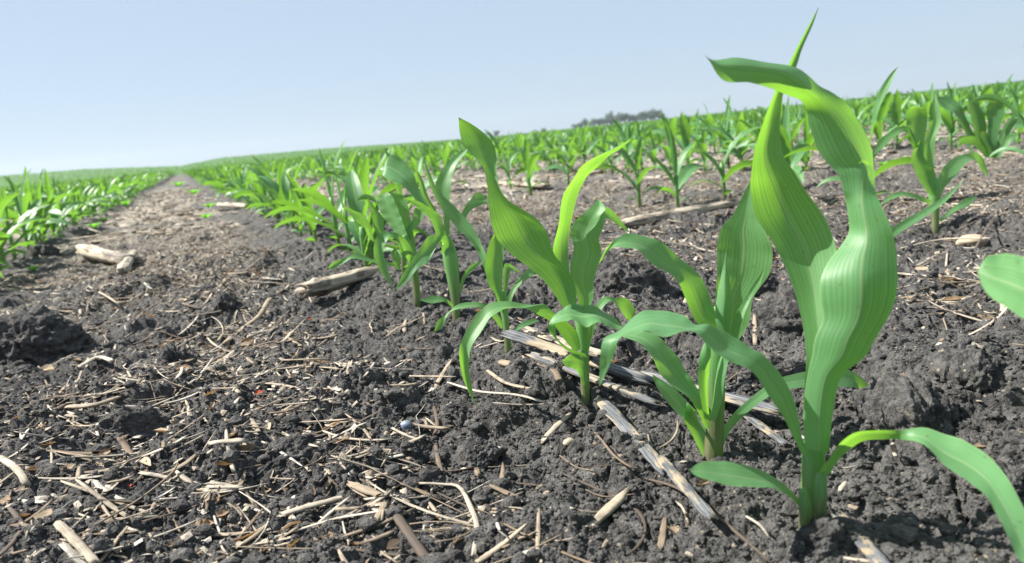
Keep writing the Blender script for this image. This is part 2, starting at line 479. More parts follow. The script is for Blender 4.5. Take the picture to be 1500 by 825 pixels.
def mat_plain(name, col, rough=.7, var=.3, scale=60, trans=0):
    t = NT(name)
    n = t.noise(t.n('ShaderNodeTexCoord').outputs['Object'], scale, 4)
    c = t.mix(n, v4([x * (1 - var) for x in col]), v4([min(1, x * (1 + var)) for x in col]))
    b = t.n('ShaderNodeBump', i_Strength=.4, i_Distance=.001, i_Height=n)
    p = t.n('ShaderNodeBsdfPrincipled', i_Base_Color=c, i_Roughness=rough, i_Normal=b.outputs[0])
    if trans:
        tr = t.n('ShaderNodeBsdfTranslucent', i_Color=v4([min(1, x * 2.2) for x in col]))
        mx = t.n('ShaderNodeMixShader', i_0=trans); t.set(mx, '1', p.outputs[0]); t.set(mx, '2', tr.outputs[0])
        return t.done(mx.outputs[0])
    return t.done(p.outputs[0])

M_SOIL = mat_soil()
M_CLOD = mat_soil('soil_clod', False)
M_LEAF = mat_leaf('maize_leaf', (.082, .220, .090), (.128, .305, .132), (.36, .74, .05), .45)
M_LEAFF = mat_leaf('maize_leaf_field', (.045, .140, .050), (.085, .225, .085), (.28, .60, .04), .35)
M_STEM = mat_stem()
STRAW_STOPS = [(0, (.07, .055, .045)), (.14, (.17, .125, .085)), (.32, (.31, .25, .18)), (.6, (.40, .34, .26)), (.85, (.48, .43, .35)), (1, (.60, .565, .50))]
M_STRAW = mat_straw('dry_straw', STRAW_STOPS)
M_HUSK = mat_straw('dry_husk', [(0, (.11, .075, .05)), (.3, (.25, .17, .10)), (.6, (.38, .29, .19)), (.85, (.48, .40, .29)), (1, (.32, .17, .09))], trans=.15)
M_STALK_GREY = mat_stalk('weathered_stalk', (.46, .37, .25), (.22, .23, .245), .47)
M_STALK_PALE = mat_stalk('pale_stalk', (.50, .43, .325), (.24, .19, .135), .54)

# ------------------------------------------------------------------ ground sheet
def build_ground():
    global HG
    fine_a = np.linspace(R_(-47), R_(47), 1700)
    coarse = np.linspace(R_(47), R_(313), 70)[1:-1]
    ang = np.concatenate([fine_a, coarse])
    r = np.concatenate([np.geomspace(.05, .30, 40)[:-1], np.geomspace(.30, 1.2, 760)[:-1], np.geomspace(1.2, 4.0, 330)[:-1],
                        np.geomspace(4.0, 30, 160)[:-1], np.geomspace(30, 1200, 70)])
    A, Rr = np.meshgrid(ang, r)
    x = (np.sin(A) * Rr).ravel(); y = (np.cos(A) * Rr).ravel()
    z = np.zeros_like(x)
    fm = np.ones(len(x), bool)
    step = 200000
    for i in range(0, len(x), step):
        z[i:i + step] = height(x[i:i + step], y[i:i + step])
    rr = np.sqrt(x * x + y * y)
    V = np.stack([x, y, z], 1)
    n, m = len(r), len(ang)
    HG = (np.log(r), fine_a, z.reshape(n, m)[:, :len(fine_a)])
    F = grid_faces(n, m, True)[:, ::-1]
    c = len(V); V = np.concatenate([V, [[0, 0, float(height(0., 0., False))]]])
    j = np.arange(m); j2 = (j + 1) % m
    cap = np.stack([j2, j, np.full(m, c)], 1)
    rd, d = row_dist(x, y)
    res = residue_density(x, y)
    crop = sst(28, 70, rr); fd = sst(1.2, 4.0, rr)
    T = np.concatenate([F[:, [0, 1, 2]], F[:, [0, 2, 3]], cap])
    ap = lambda a: np.concatenate([a, [0]])
    me = mk_mesh('ground', V, T, M_SOIL, None, True, {'residue': ap(res), 'crop': ap(crop), 'fardetail': ap(fd)})
    tag(link('ground', me), 'dark crumbly soil of the field', None, None, 'structure')

def residue_density(x, y):
    d = x * RP[0] + y * RP[1]
    k = (d - D1) / ROW_SP
    kk = np.floor(k); f = (k - kk)          # 0 at a row, 1 at the next to the right
    left = 1.3 * sst(.10, .32, 1 - f) * sst(.03, .16, f)
    right = .95 * sst(.34, .52, f)
    base = np.where(kk < 0, left, np.where(kk == 0, right, .35 + .65 * np.sin(np.pi * f)))
    pat = np.clip(.72 + 1.4 * fbm(x * 3.2, y * 3.2, 3, 77), 0.05, 1.3)
    return np.clip(base * pat + .05, 0, 1)

build_ground()
height_exact = height
def height(x, y, fine=True):
    x = np.asarray(x, dtype=np.float64); y = np.asarray(y, dtype=np.float64)
    if not fine: return height_exact(x, y, False)
    lr, fa, Z = HG
    r = np.log(np.maximum(np.hypot(x, y), .051)); a = np.arctan2(x, y)
    i = np.clip(np.searchsorted(lr, r) - 1, 0, len(lr) - 2); fr = np.clip((r - lr[i]) / (lr[i + 1] - lr[i]), 0, 1)
    k = np.clip((a - fa[0]) / (fa[1] - fa[0]), 0, len(fa) - 1.001); j = k.astype(int); fj = k - j
    return (Z[i, j] * (1 - fj) + Z[i, j + 1] * fj) * (1 - fr) + (Z[i + 1, j] * (1 - fj) + Z[i + 1, j + 1] * fj) * fr

# ------------------------------------------------------------------ maize: traced plants
CR = {'A': (1000, 0, 3.), 'B': (1000, 250, 3.), 'C': (1000, 500, 3.), 'D': (650, 160, 3.75), 'E': (600, 380, 3.75),
      'F': (820, 400, 3.75), 'G': (400, 200, 3.75), 'H': (1000, 660, 5.), 'I': (0, 0, 1.)}
def cv(k, x, y):
    ox, oy, s = CR[k]; return ox + x / s, oy + y / s

def parse(line):
    """'B 565 820 580 740 ; ...' : stations of left edge x y and right edge x y, optional depth and tilt in mm"""
    out = []; key = 'I'
    for st in line.split(';'):
        a = st.split()
        if not a: continue
        if a[0].isalpha(): key = a[0]; a = a[1:]
        a = [float(q) for q in a]
        if len(a) in (2, 3):
            x, y = cv(key, a[0], a[1]); out.append([x, y, x, y, a[2] if len(a) == 3 else None, 0.0]); continue
        x1, y1 = cv(key, a[0], a[1]); x2, y2 = cv(key, a[2], a[3])
        out.append([x1, y1, x2, y2, a[4] if len(a) > 4 else None, a[5] if len(a) > 5 else None])
    n = len(out)
    for c in (4, 5):
        ks = [i for i in range(n) if out[i][c] is not None]
        if not ks: vals = np.zeros(n)
        else: vals = np.interp(np.arange(n), ks, [out[i][c] for i in ks])
        for i in range(n): out[i][c] = float(vals[i])
    return np.array(out)

def traced_leaf(parent, base, z0, line, fold=.25, ruffle=.05, n=56, nu=11, seed=0, label=None, mat=None, sgn=None):
    S = cat_rom(parse(line), n)
    L = np.array([at_depth(s[0], s[1], z0 + (s[4] + s[5] / 2) / 1000) for s in S])
    Rr = np.array([at_depth(s[2], s[3], z0 + (s[4] - s[5] / 2) / 1000) for s in S])
    V, F, UV = ribbon(L - base + 0, Rr - base + 0, fold, ruffle, nu, seed=seed, eye=CAM - base)
    me = mk_mesh('leaf', V, F, mat or M_LEAF, UV)
    o = link('leaf', me, parent)
    if label: o['label'] = label
    return o

def traced_stem(parent, base, z0, pts, flat=.85):
    """pts: px, py, radius px, depth mm"""
    S = cat_rom(np.array([list(p) for p in pts], dtype=float), 26)
    P = np.array([at_depth(s[0], s[1], z0 + s[3] / 1000) for s in S]) - base
    rad = np.array([s[2] / FPX * (z0 + s[3] / 1000) for s in S])
    P = np.concatenate([[P[0] + np.array([0, 0, -.02])], P]); rad = np.concatenate([[rad[0]], rad])
    V, F, uv = tube(P, rad, 16, True, flat, side=FWD)
    link('stem', mesh_any('stem', V, F, M_STEM, uv), parent)

def plant_at(px, py, label, group=None):
    b = on_ground(px, py)
    o = thing('maize_plant', label, 'maize plant', b, group)
    return o, b, depth_of(b)

G1 = 'young maize plants of the near row'
# --- nearest plant, right
o, b, z = plant_at(1189, 777, 'largest maize plant nearest the camera, its top leaf arching left across the sky', G1)
traced_stem(o, b, z, [(1188, 780, 18, 0), (1189, 740, 17.5, 0), (1191, 700, 17, 1), (1192, 668, 16.5, 2), (1194, 640, 14, 3), (1197, 600, 11, 4)])
P1 = [
 # short blunt leaf low on the left
 ("H 885 400 850 405 -6 2; 780 282 770 330 -9 6; 680 200 650 275 -12 12; 560 140 520 268 -15 16; 420 97 400 265 -18 18; 280 80 270 240 -20 18; 170 80 150 205 -22 15; 90 108 80 175 -23 8; 50 145 -24", .12, .02),
 # long leaf sweeping to the lower right corner
 ("C 598 610 622 612 -8 -2; 602 570 640 590 -9 -4; 640 520 680 530 -11 -6; 690 450 725 482 -14 -8; 760 400 790 440 -18 -9; 850 390 880 432 -24 -6; 950 391 970 433 -32 0; 1050 378 1060 455 -41 12; 1150 410 1150 540 -52 20; 1250 440 1255 618 -63 22; 1350 510 1340 690 -75 22; 1430 610 1390 775 -87 20; 1500 730 1430 860 -99 16; 1560 880 1480 960 -112 10; 1590 1010 -124", .14, .03),
 # long leaf arching left and drooping at its tip
 ("C 520 492 568 512 -8 -2; 482 412 530 440 -9 0; 432 315 510 335 -11 -4; 380 240 482 235 -12 -10; F 1040 530 1130 460 -13 -16; 950 487 1050 405 -14 -20; 870 455 960 360 -14 -22; 815 405 885 312 -14 -20; 765 335 820 278 -14 -14; 700 320 740 285 -13 -14; 640 338 680 235 -12 -22; 560 345 600 206 -11 -26; 490 322 500 208 -9 -26; 430 335 415 235 -8 -22; 345 345 325 315 -7 -12; 318 372 245 358 -8 -6; 300 440 223 450 -9 0; 268 520 219 540 -10 0; 240 580 216 590 -11; 215 628 -12", .10, .05),
 # tall upright leaf ending in a point
 ("C 548 450 612 460 6 0; 530 320 650 330 7 0; B 542 815 660 815 9 8; 520 640 650 640 11 10; 470 470 665 470 13 10; 395 315 674 345 15 9; 322 205 624 205 16 6; 298 85 545 95 15 3; A 300 770 490 755 13 0; 314 665 432 672 12 -2; 343 572 427 582 11 -3; 374 482 430 492 10 -3; 408 398 441 412 9 -2; 468 278 500 292 9; 505 203 525 215 9; 560 100 573 106 9; 598 30 9", .42, .02),
 # broad folded leaf on the right that twists and arches over to the left
 ("C 538 470 642 490 -8 0; 530 320 660 320 -8 2; 548 150 702 150 -9 3; B 568 815 800 820 -10 4; 582 735 846 740 -11 5; 617 650 900 650 -12 6; 605 560 938 560 -12 7; 607 480 945 480 -12 9; 640 400 942 400 -10 11; 695 330 936 330 -9 13; 732 265 918 258 -9 15; 727 195 892 195 -9 12; 718 140 868 142 -8 8; 708 95 848 100 -6 0; 698 55 843 55 -3 -6; 685 15 846 8 0 -11; A 660 745 845 745 2 -13; 612 690 838 690 2 -12; 578 615 812 610 1 -9; 556 540 770 525 -1 -5; 540 480 715 450 -4 1; 515 440 655 405 -7 -3; 475 424 600 378 -10 -6; 430 405 555 335 -13 -9; 385 388 500 297 -16 -10; 335 374 430 281 -19 -10; 285 362 360 273 -22 -9; 235 362 295 261 -25 -8; 185 356 225 253 -27 -7; 148 322 150 264 -29 -5; 122 275 115 257 -30 -3; 92 238 -31", -.42, .02),
 # thin leaf pointing out to the right behind the folded one
 ("B 735 520 760 545 6 0; 830 350 860 370 14 0; 920 252 935 288 20 2; 1040 180 1060 206 26 3; 1140 120 1152 140 30 2; 1245 32 34", .2, .02),
]
for pts_ in ([(1180, 782, 8, -8), (1180, 755, 8.5, -8), (1178, 732, 8, -9), (1177, 716, 5, -10)], [(1201, 780, 9, -6), (1201, 740, 10, -7), (1202, 705, 9, -8), (1203, 692, 6, -8)]):
    S_ = cat_rom(np.array(pts_, dtype=float), 14)
    P_ = np.array([at_depth(q[0], q[1], z + q[3] / 1000) for q in S_]) - b
    V_, F_, U_ = tube(P_, [q[2] / FPX * z for q in S_], 12, True, .6, side=FWD, ridge=.05)
    link('sheath', mesh_any('sheath', V_, F_, M_STEM, U_), o)
for i, (ln, fo, ru) in enumerate(P1):
    traced_leaf(o, b, z, ln, fo, ru, n=90 if i in (2, 4) else 60, seed=i)

# --- second plant
o, b, z = plant_at(1045, 674, 'second maize plant from the camera, crossed by the arching leaf of its neighbour', G1)
traced_stem(o, b, z, [(1045, 678, 14, 0), (1046, 640, 14, 0), (1047, 600, 14.5, 0), (1047, 570, 15, 0), (1048, 530, 15, 0), (1050, 490, 13, 2), (1054, 450, 9, 3)])
P2 = [
 ("C 102 395 92 512 -6 4; 60 320 50 430 -5 12; 20 268 5 345 -3 16; F 745 755 680 800 0 16; 680 682 600 722 4 14; 590 605 542 640 8 10; 540 575 520 598 11 5; 510 558 13", .12, .02),
 ("F 828 850 800 855 -8 2; 815 790 770 790 -8 6; 798 715 725 705 -7 12; 760 640 645 640 -4 16; 700 548 570 580 0 18; 640 452 515 480 4 18; 562 366 460 402 8 16; 490 324 405 370 12 12; 415 322 350 352 16 6; 330 342 20", .14, .03),
 ("B 160 745 245 750 6 0; 150 650 290 670 8 0; 145 560 310 560 10 0; 150 470 372 470 12 0; 152 390 390 420 13 4; 154 320 395 345 14 6; 172 248 368 280 15 6; 222 192 338 215 16 4; 262 112 316 135 18 2; 296 45 312 60 20; 325 -25 22", .20, .04),
 ("B 165 720 205 715 -12 0; 142 650 214 645 -13 2; 150 560 219 565 -13 3; 165 480 206 480 -12 2; 180 410 198 420 -11 0; 191 342 -10", -.5, .01),
 ("B 160 705 185 712 -6 0; F 760 282 860 240 -7 2; I 1005 440 1046 452 -8 -2; 990 408 1030 411 -10 -10; 962 391 1000 381 -13 -16; 932 366 962 352 -16 -18; 906 362 921 342 -18 -14; 893 366 900 352 -19 -4; 884 378 887 366 -20 1; 876 388 -21", .16, .04),
 ("C 165 445 180 458 -2 0; 190 362 210 392 2 0; 250 290 280 318 6 2; 322 230 350 262 10 4; 400 172 428 216 14 6; 480 146 498 206 18 8; 560 130 560 200 22 9; 650 120 650 200 27 9; 740 130 736 202 32 8; 790 165 772 205 35 4; 830 210 782 225 36 2; 852 248 790 260 36 0; 838 285 803 292 36; 820 318 36", .14, .03),
 ("F 795 800 825 810 -9 -3; 775 700 815 720 -11 -4; 760 600 812 620 -12 -4; 762 500 822 510 -12 -3; 775 430 830 420 -11 0; 800 372 -10", -.35, .01),
 ("F 822 815 855 810 -10 4; 838 720 890 700 -11 6; 850 620 905 590 -11 7; 862 540 922 500 -10 6; 880 470 935 430 -9 3; 915 400 -8", -.45, .01),
 ("B 205 725 240 752 -8 0; 232 640 262 660 -8 2; 285 540 300 565 -6 2; 330 470 340 500 -2 2; 360 430 2", .2, .02),
]
for i, (ln, fo, ru) in enumerate(P2):
    traced_leaf(o, b, z, ln, fo, ru, n=60, seed=20 + i)

# --- third plant
o, b, z = plant_at(858, 588, 'third maize plant from the camera, one very wide leaf rising up to the left', G1)
traced_stem(o, b, z, [(858, 592, 6.5, 0), (857, 565, 6.5, 0), (856, 530, 7, 0), (854, 500, 8, 0), (852, 470, 10, 0), (848, 450, 9, 0)])
P3 = [
 ("E 905 330 940 330 -3 0; 848 270 918 250 -5 2; 782 172 912 150 -8 4; 702 82 872 62 -11 6; D 400 818 610 800 -14 8; 305 735 572 690 -17 9; 270 655 520 610 -20 10; 246 540 430 550 -23 9; 240 410 345 492 -25 6; 215 320 302 425 -26 3; 180 275 291 340 -27 2; 140 232 290 262 -28 3; 108 190 270 190 -29 5; 92 145 222 132 -30 6; 84 95 150 80 -31 4; 82 45 -32", .36, .03),
 ("E 890 300 915 300 6 0; D 600 830 688 860 8 -2; 604 745 686 720 8 -6; 630 640 704 605 7 -9; 642 540 738 465 5 -10; 662 462 788 372 3 -10; 712 380 850 312 0 -8; 762 310 908 257 -3 -6; 850 255 960 226 -6 -4; 940 216 1008 187 -9 -1; 1042 153 -12", .2, .02),
 ("E 925 300 965 300 4 0; 928 240 1002 235 5 0; 882 55 1014 105 7 0; D 715 765 866 790 8 2; 697 690 852 705 9 6; 710 632 876 655 10 6; 765 574 884 580 11 6; 826 520 884 535 13 4; 850 488 16", .24, .07),
 ("D 800 640 810 700 16 2; 885 540 890 602 20 2; 930 560 950 632 24 2; 980 620 992 662 28 1; 1027 682 30", .2, .02),
 ("E 940 495 905 505 -3 0; 920 400 850 440 -5 0; 862 340 782 348 -8 0; 800 300 702 302 -11 2; 740 245 640 272 -14 6; 668 250 560 266 -17 10; 545 233 500 282 -20 10; 450 236 440 322 -22 10; 388 282 400 392 -24 9; 328 362 338 482 -26 6; 280 462 326 600 -28 3; 273 545 344 715 -30 0; 290 640 352 760 -31; 330 740 365 795 -32; 382 825 -33", .14, .05),
 ("E 990 524 985 542 -6 0; 900 500 890 517 -9 0; 850 470 820 460 -12 0; 808 425 765 390 -14 0; 800 368 760 362 -16 -2; 800 352 800 305 -17 -10; 885 332 852 264 -18 -18; 960 366 930 247 -19 -24; 1035 350 1000 255 -20 -24; 1085 362 1080 292 -20 -18; 1132 388 1142 335 -20 -10; 1176 372 -20", .10, .08),
 ("E 975 690 950 690 -7 0; 970 600 930 630 -8 0; 940 532 900 600 -10 3; 890 520 862 590 -13 4; 835 560 -16", .15, .02),
 ("E 960 480 985 500 6 0; 978 360 1020 372 9 0; 1022 250 1060 268 12 3; 1070 205 1108 228 15 4; 1132 212 1148 264 18 3; 1192 215 1185 318 21 0; 1240 285 1200 330 23 0; 1216 338 24", .14, .03),
]
for i, (ln, fo, ru) in enumerate(P3):
    traced_leaf(o, b, z, ln, fo, ru, n=70 if i in (0, 4, 5) else 50, seed=40 + i)

# --- fourth plant
o, b, z = plant_at(745, 517, 'fourth maize plant from the camera, slim stem leaning left, leaf drooping to the soil', G1)
traced_stem(o, b, z, [(745, 520, 5.2, 0), (743, 495, 5, 0), (740, 465, 5, 0), (738, 445, 6, 0), (736, 425, 5, 0)])
P4 = [
 ("E 500 300 520 290 -3 0; 470 192 516 232 -5 0; G 1190 828 1258 828 -6 0; 1164 720 1263 700 -8 2; 1178 622 1266 612 -10 2; 1198 562 1238 552 -11 2; 1216 532 -12", .28, .03),
 ("E 505 270 525 262 2 0; G 1172 765 1215 745 -2 0; 1130 650 1168 642 2 2; 1070 560 1122 542 7 -6; 1000 490 1075 468 12 -8; 930 400 1000 388 16 -8; 872 292 905 292 20 -4; 842 200 862 205 23 -1; 828 125 25", .18, .04),
 ("E 520 240 555 245 3 0; 560 160 582 172 8 2; 612 90 640 112 14 4; 662 50 682 88 20 3; 702 72 24", .18, .03),
 ("E 558 405 565 428 1 0; 600 360 612 382 4 3; 660 330 670 357 9 3; 714 334 13", .14, .02),
 ("E 515 350 505 385 -3 0; 470 285 450 312 -6 3; 400 240 390 266 -9 5; 338 234 320 266 -12 6; 262 250 240 282 -15 5; 202 300 206 312 -18 2; 152 342 182 372 -20 0; 134 404 -22", .12, .04),
 ("E 515 200 530 205 8 0; 525 20 560 60 14 0; 560 30 590 75 18; 608 72 22", .15, .02),
]
for i, (ln, fo, ru) in enumerate(P4):
    traced_leaf(o, b, z, ln, fo, ru, n=46, nu=9, seed=60 + i)

# --- fifth plant
o, b, z = plant_at(669, 466, 'fifth maize plant from the camera, a broad grey-green leaf tip bent over left', G1)
traced_stem(o, b, z, [(669, 470, 6, 0), (667, 440, 6.5, 0), (664, 410, 9, 0), (660, 380, 11, 0), (655, 355, 9, 0)])
P5 = [
 ("G 960 620 915 600 -4 0; 930 540 908 545 -3 0; 900 420 880 470 0 4; 852 350 828 402 4 8; 800 285 760 322 8 12; 762 190 700 262 12 18; 705 120 650 246 16 20; 640 104 604 216 20 12; 600 190 600 205 23 1", .16, .05),
 ("G 945 560 905 560 -6 0; 920 440 860 452 -10 3; 860 390 792 392 -15 4; 780 350 740 356 -19 2; 708 338 -22", .18, .03),
 ("G 925 520 900 520 0 0; 905 425 870 410 -2 0; 852 330 815 310 -5 0; 822 240 796 240 -8 0; 800 200 786 200 -9; 780 180 -10", .3, .02),
 ("G 935 560 970 560 8 0; 935 420 972 420 12 0; 888 285 976 260 16 2; 935 175 1010 150 20 4; 1000 102 1052 100 24 3; 1075 60 28", .25, .04),
 ("G 1000 640 920 640 -6 0; 985 580 935 592 -9 0; 955 535 915 575 -12 3; 905 545 890 620 -15 5; 860 545 850 690 -18 5; 790 640 795 725 -21 4; 722 740 735 800 -24 2; 668 850 -27", .14, .03),
 ("E 272 185 285 178 2 0; 290 95 312 98 6 0; 340 30 365 48 10 0; 402 5 14", .2, .02),
 ("E 242 250 238 265 -4 0; 200 214 190 234 -8 4; 130 200 120 242 -12 6; 55 224 -16", .12, .02),
 ("G 1010 520 1025 540 10 0; 1030 430 1052 462 14 3; 1080 352 1092 402 18 5; 1120 310 1150 375 22 4; 1172 325 1185 350 26", .15, .03),
]
for i, (ln, fo, ru) in enumerate(P5):
    traced_leaf(o, b, z, ln, fo, ru, n=44, nu=9, seed=80 + i)

# --- sixth plant
o, b, z = plant_at(611, 436, 'sixth maize plant from the camera, bushy with bright leaves hanging beside the round stalk', G1)
traced_stem(o, b, z, [(611, 440, 5, 0), (609, 415, 5.5, 0), (604, 385, 7, 0), (598, 360, 6, 0), (592, 345, 5, 0)])
P6 = [
 ("G 790 730 755 735 -3 0; 775 650 740 680 -6 0; 742 580 715 640 -10 4; 690 534 680 572 -14 6; 622 522 640 556 -18 6; 570 550 606 622 -22 3; 552 640 628 720 -25 0; 590 742 648 790 -28; 656 826 -30", .14, .04),
 ("G 700 560 745 565 0 4; 648 500 722 500 4 8; 600 432 695 422 8 10; 568 345 655 330 12 12; 600 310 630 305 15 4", .2, .05),
 ("G 700 600 735 610 -6 0; 568 530 612 530 -12 0; 540 430 605 445 -16 2; 522 370 560 392 -18; 518 332 -20", .25, .04),
 ("G 690 600 680 625 -2 0; 560 570 540 572 -8 2; 540 500 500 502 -12 4; 500 430 452 462 -16 4; 450 410 405 408 -19 2; 384 374 -22", .16, .05),
 ("G 715 620 755 620 4 0; 726 520 764 520 6 0; 768 450 812 470 8 0; 775 400 836 392 10 0; 812 378 12", .25, .03),
 ("G 700 700 690 720 -5 0; 550 675 550 692 -12 4; 450 640 432 672 -16 5; 400 664 382 700 -19 4; 342 685 320 730 -22 2; 300 718 -24", .12, .03),
 ("G 760 640 790 640 8 0; 690 440 750 430 10 0; 660 340 720 330 12 2; 640 300 14", .25, .04),
 ("G 680 730 700 740 -8 0; 650 640 690 640 -10 0; 668 610 -12", .2, .02),
]
for i, (ln, fo, ru) in enumerate(P6):
    traced_leaf(o, b, z, ln, fo, ru, n=40, nu=7, seed=100 + i)

# --- plant in the next row, right of the nearest plant
o, b, z = plant_at(1370, 336, 'maize plant amid straw in the next row, just right of the largest plant', 'maize plants of the row behind the near row')
traced_stem(o, b, z, [(1370, 340, 5.5, 0), (1370, 318, 5.5, 0), (1369, 300, 7, 0), (1369, 280, 9, 0), (1368, 262, 8, 0)])
P7 = [
 ("A 1075 830 1115 830 -6 0; 1012 650 1060 690 -14 0; 985 600 1072 560 -18 4; 984 520 1076 495 -22 8; 990 478 1066 478 -26 6; 1030 466 -30", .2, .05),
 ("B 1090 110 1115 110 -10 0; A 1060 825 1116 825 -14 0; 1028 770 1110 760 -18 2; 1004 690 1062 690 -22 2; 1022 650 1052 640 -24; 1046 612 -26", .3, .02),
 ("A 1085 830 1120 830 6 0; 1058 700 1106 740 10 0; 1066 620 1112 610 14 2; 1098 540 1136 530 18 3; 1094 480 1126 465 22 2; 1108 412 28", .3, .03),
 ("B 1105 130 1130 130 4 0; A 1118 800 1150 828 8 0; 1148 735 1200 772 16 4; 1200 690 1252 712 26 6; 1255 674 1292 708 36 6; 1308 678 1312 750 44 2; 1336 740 1330 765 48; 1342 784 50", .18, .04),
 ("B 1095 132 1085 150 -6 0; 1040 110 1040 130 -14 6; 980 94 980 112 -22 8; 920 102 930 122 -30 6; 860 158 -38", .12, .03),
 ("B 1128 215 1135 225 4 0; 1190 160 1200 178 12 6; 1250 120 1260 152 20 6; 1294 112 28", .12, .03),
 ("A 1090 800 1095 825 -2 0; 985 555 985 582 -20 4; 920 575 930 602 -26 5; 860 620 880 652 -32 4; 834 684 -38", .12, .03),
]
for i, (ln, fo, ru) in enumerate(P7):
    traced_leaf(o, b, z, ln, fo, ru, n=40, nu=9, seed=120 + i)

# --- bushy plant further back at the right
o, b, z = plant_at(1457, 238, 'bushy maize plant on bare straw near the right edge, third row back', 'maize plants of the third row')
traced_stem(o, b, z, [(1457, 242, 4.5, 0), (1456, 228, 5, 0), (1454, 214, 6, 0), (1452, 204, 5, 0)])
P8 = [
 ("A 1345 690 1360 670 0 -4; 1320 662 1332 648 6 -10; 1245 590 1265 560 18 -20; 1195 500 1222 462 30 -26; 1150 478 1180 428 40 -24; 1118 424 48", .15, .04),
 ("A 1340 690 1375 690 -6 0; 1338 620 1382 620 -10 6; 1340 540 1398 550 -14 10; 1335 475 1416 490 -18 12; 1352 445 1408 456 -22 8; 1380 440 -24", .2, .05),
 ("A 1335 670 1360 670 4 0; 1300 640 1340 630 6 -8; 1268 520 1330 520 12 -12; 1255 450 1292 448 18 -6; 1252 420 22", .25, .04),
 ("A 1365 680 1380 690 -4 4; 1378 630 1405 660 -8 10; 1420 540 1448 575 -16 12; 1462 500 1482 522 -24 6; 1502 486 -30", .18, .04),
 ("A 1370 700 1380 705 -10 2; 1392 650 1412 668 -20 8; 1432 592 1448 620 -30 8; 1470 588 1462 630 -38 3; 1462 652 -42", .15, .04),
 ("A 1350 700 1340 708 -8 -2; 1330 650 1310 668 -16 -6; 1280 600 1262 632 -26 -8; 1225 610 1222 640 -34 -4; 1200 660 -38", .15, .04),
 ("A 1360 690 1350 700 8 -2; 1300 690 1292 700 14 -4; 1262 640 1258 655 20 -4; 1215 560 26", .15, .04),
 ("A 1355 680 1372 680 10 0; 1350 560 1380 560 16 2; 1368 470 1384 470 22 1; 1392 400 28", .3, .03),
 ("A 1360 690 1380 690 -16 0; 1330 640 1366 640 -22 2; 1310 600 1345 590 -26 2; 1312 575 -28", .2, .04),
]
for i, (ln, fo, ru) in enumerate(P8):
    traced_leaf(o, b, z, ln, fo, ru, n=30, nu=7, seed=160 + i, mat=M_LEAFF)

# --- plant just outside the right edge: one close blurred leaf reaches in
b = on_ground(1700, 760); b = np.array([b[0], b[1], b[2]])
o = thing('maize_plant', 'close maize plant beyond the right edge, one blunt blurred leaf reaching into view', 'maize plant', b, G1)
z = depth_of(b)
traced_stem(o, b, z, [(1700, 770, 24, 0), (1700, 700, 23, 0), (1702, 600, 22, 0), (1705, 520, 18, 0)])
traced_leaf(o, b, z, "I 1695 540 1705 580 -5 0; 1650 452 1650 540 -50 10; 1590 400 1590 505 -84 18; 1540 380 1540 484 -90 24; 1500 375 1500 466 -84 26; 1470 372 1470 448 -76 20; 1446 376 1444 428 -70 10; 1431 398 -66", .10, .02, seed=140)
traced_leaf(o, b, z, "I 1690 500 1722 500 0 0; 1660 380 1730 380 6 4; 1650 260 1720 250 12 6; 1640 160 1690 140 18 4; 1650 60 24", .22, .03, seed=141)
traced_leaf(o, b, z, "I 1705 560 1715 590 4 0; 1770 470 1780 520 10 6; 1850 430 1850 490 16 8; 1930 480 1910 530 20 4; 1960 580 24", .14, .03, seed=142)

# ------------------------------------------------------------------ maize: grown plants
def grown_leaf(base, az, th0, th1, length, width, twist, n=16, nu=5, fold=.3, ruf=.08, p=1.3, seed=0, bend=0.0):
    t = np.linspace(0, 1, n)
    th = th0 + (th1 - th0) * t ** p
    a = az + bend * t ** 1.5
    dirv = np.stack([np.sin(th) * np.cos(a), np.sin(th) * np.sin(a), np.cos(th)], 1)
    mid = base + np.concatenate([[[0, 0, 0]], np.cumsum((dirv[:-1] + dirv[1:]) / 2, axis=0)]) * length / (n - 1)
    side0 = np.stack([-np.sin(a), np.cos(a), np.zeros(n)], 1)
    up = np.cross(dirv, side0)
    tw = twist * t ** 1.4
    side = side0 * np.cos(tw)[:, None] + up * np.sin(tw)[:, None]
    w = width / 2 * np.clip(.42 + .9 * np.minimum(t / .35, 1) ** .9 * .64, 0, 1) * np.clip(1 - ((t - .42) / .58).clip(0) ** 2.2, 0, 1) ** .85
    w[-1] = 0
    V, F, UV = ribbon(mid - side * w[:, None], mid + side * w[:, None], fold * 1.0, ruf, nu, sgn=-1.0, seed=seed)
    return V, F, UV

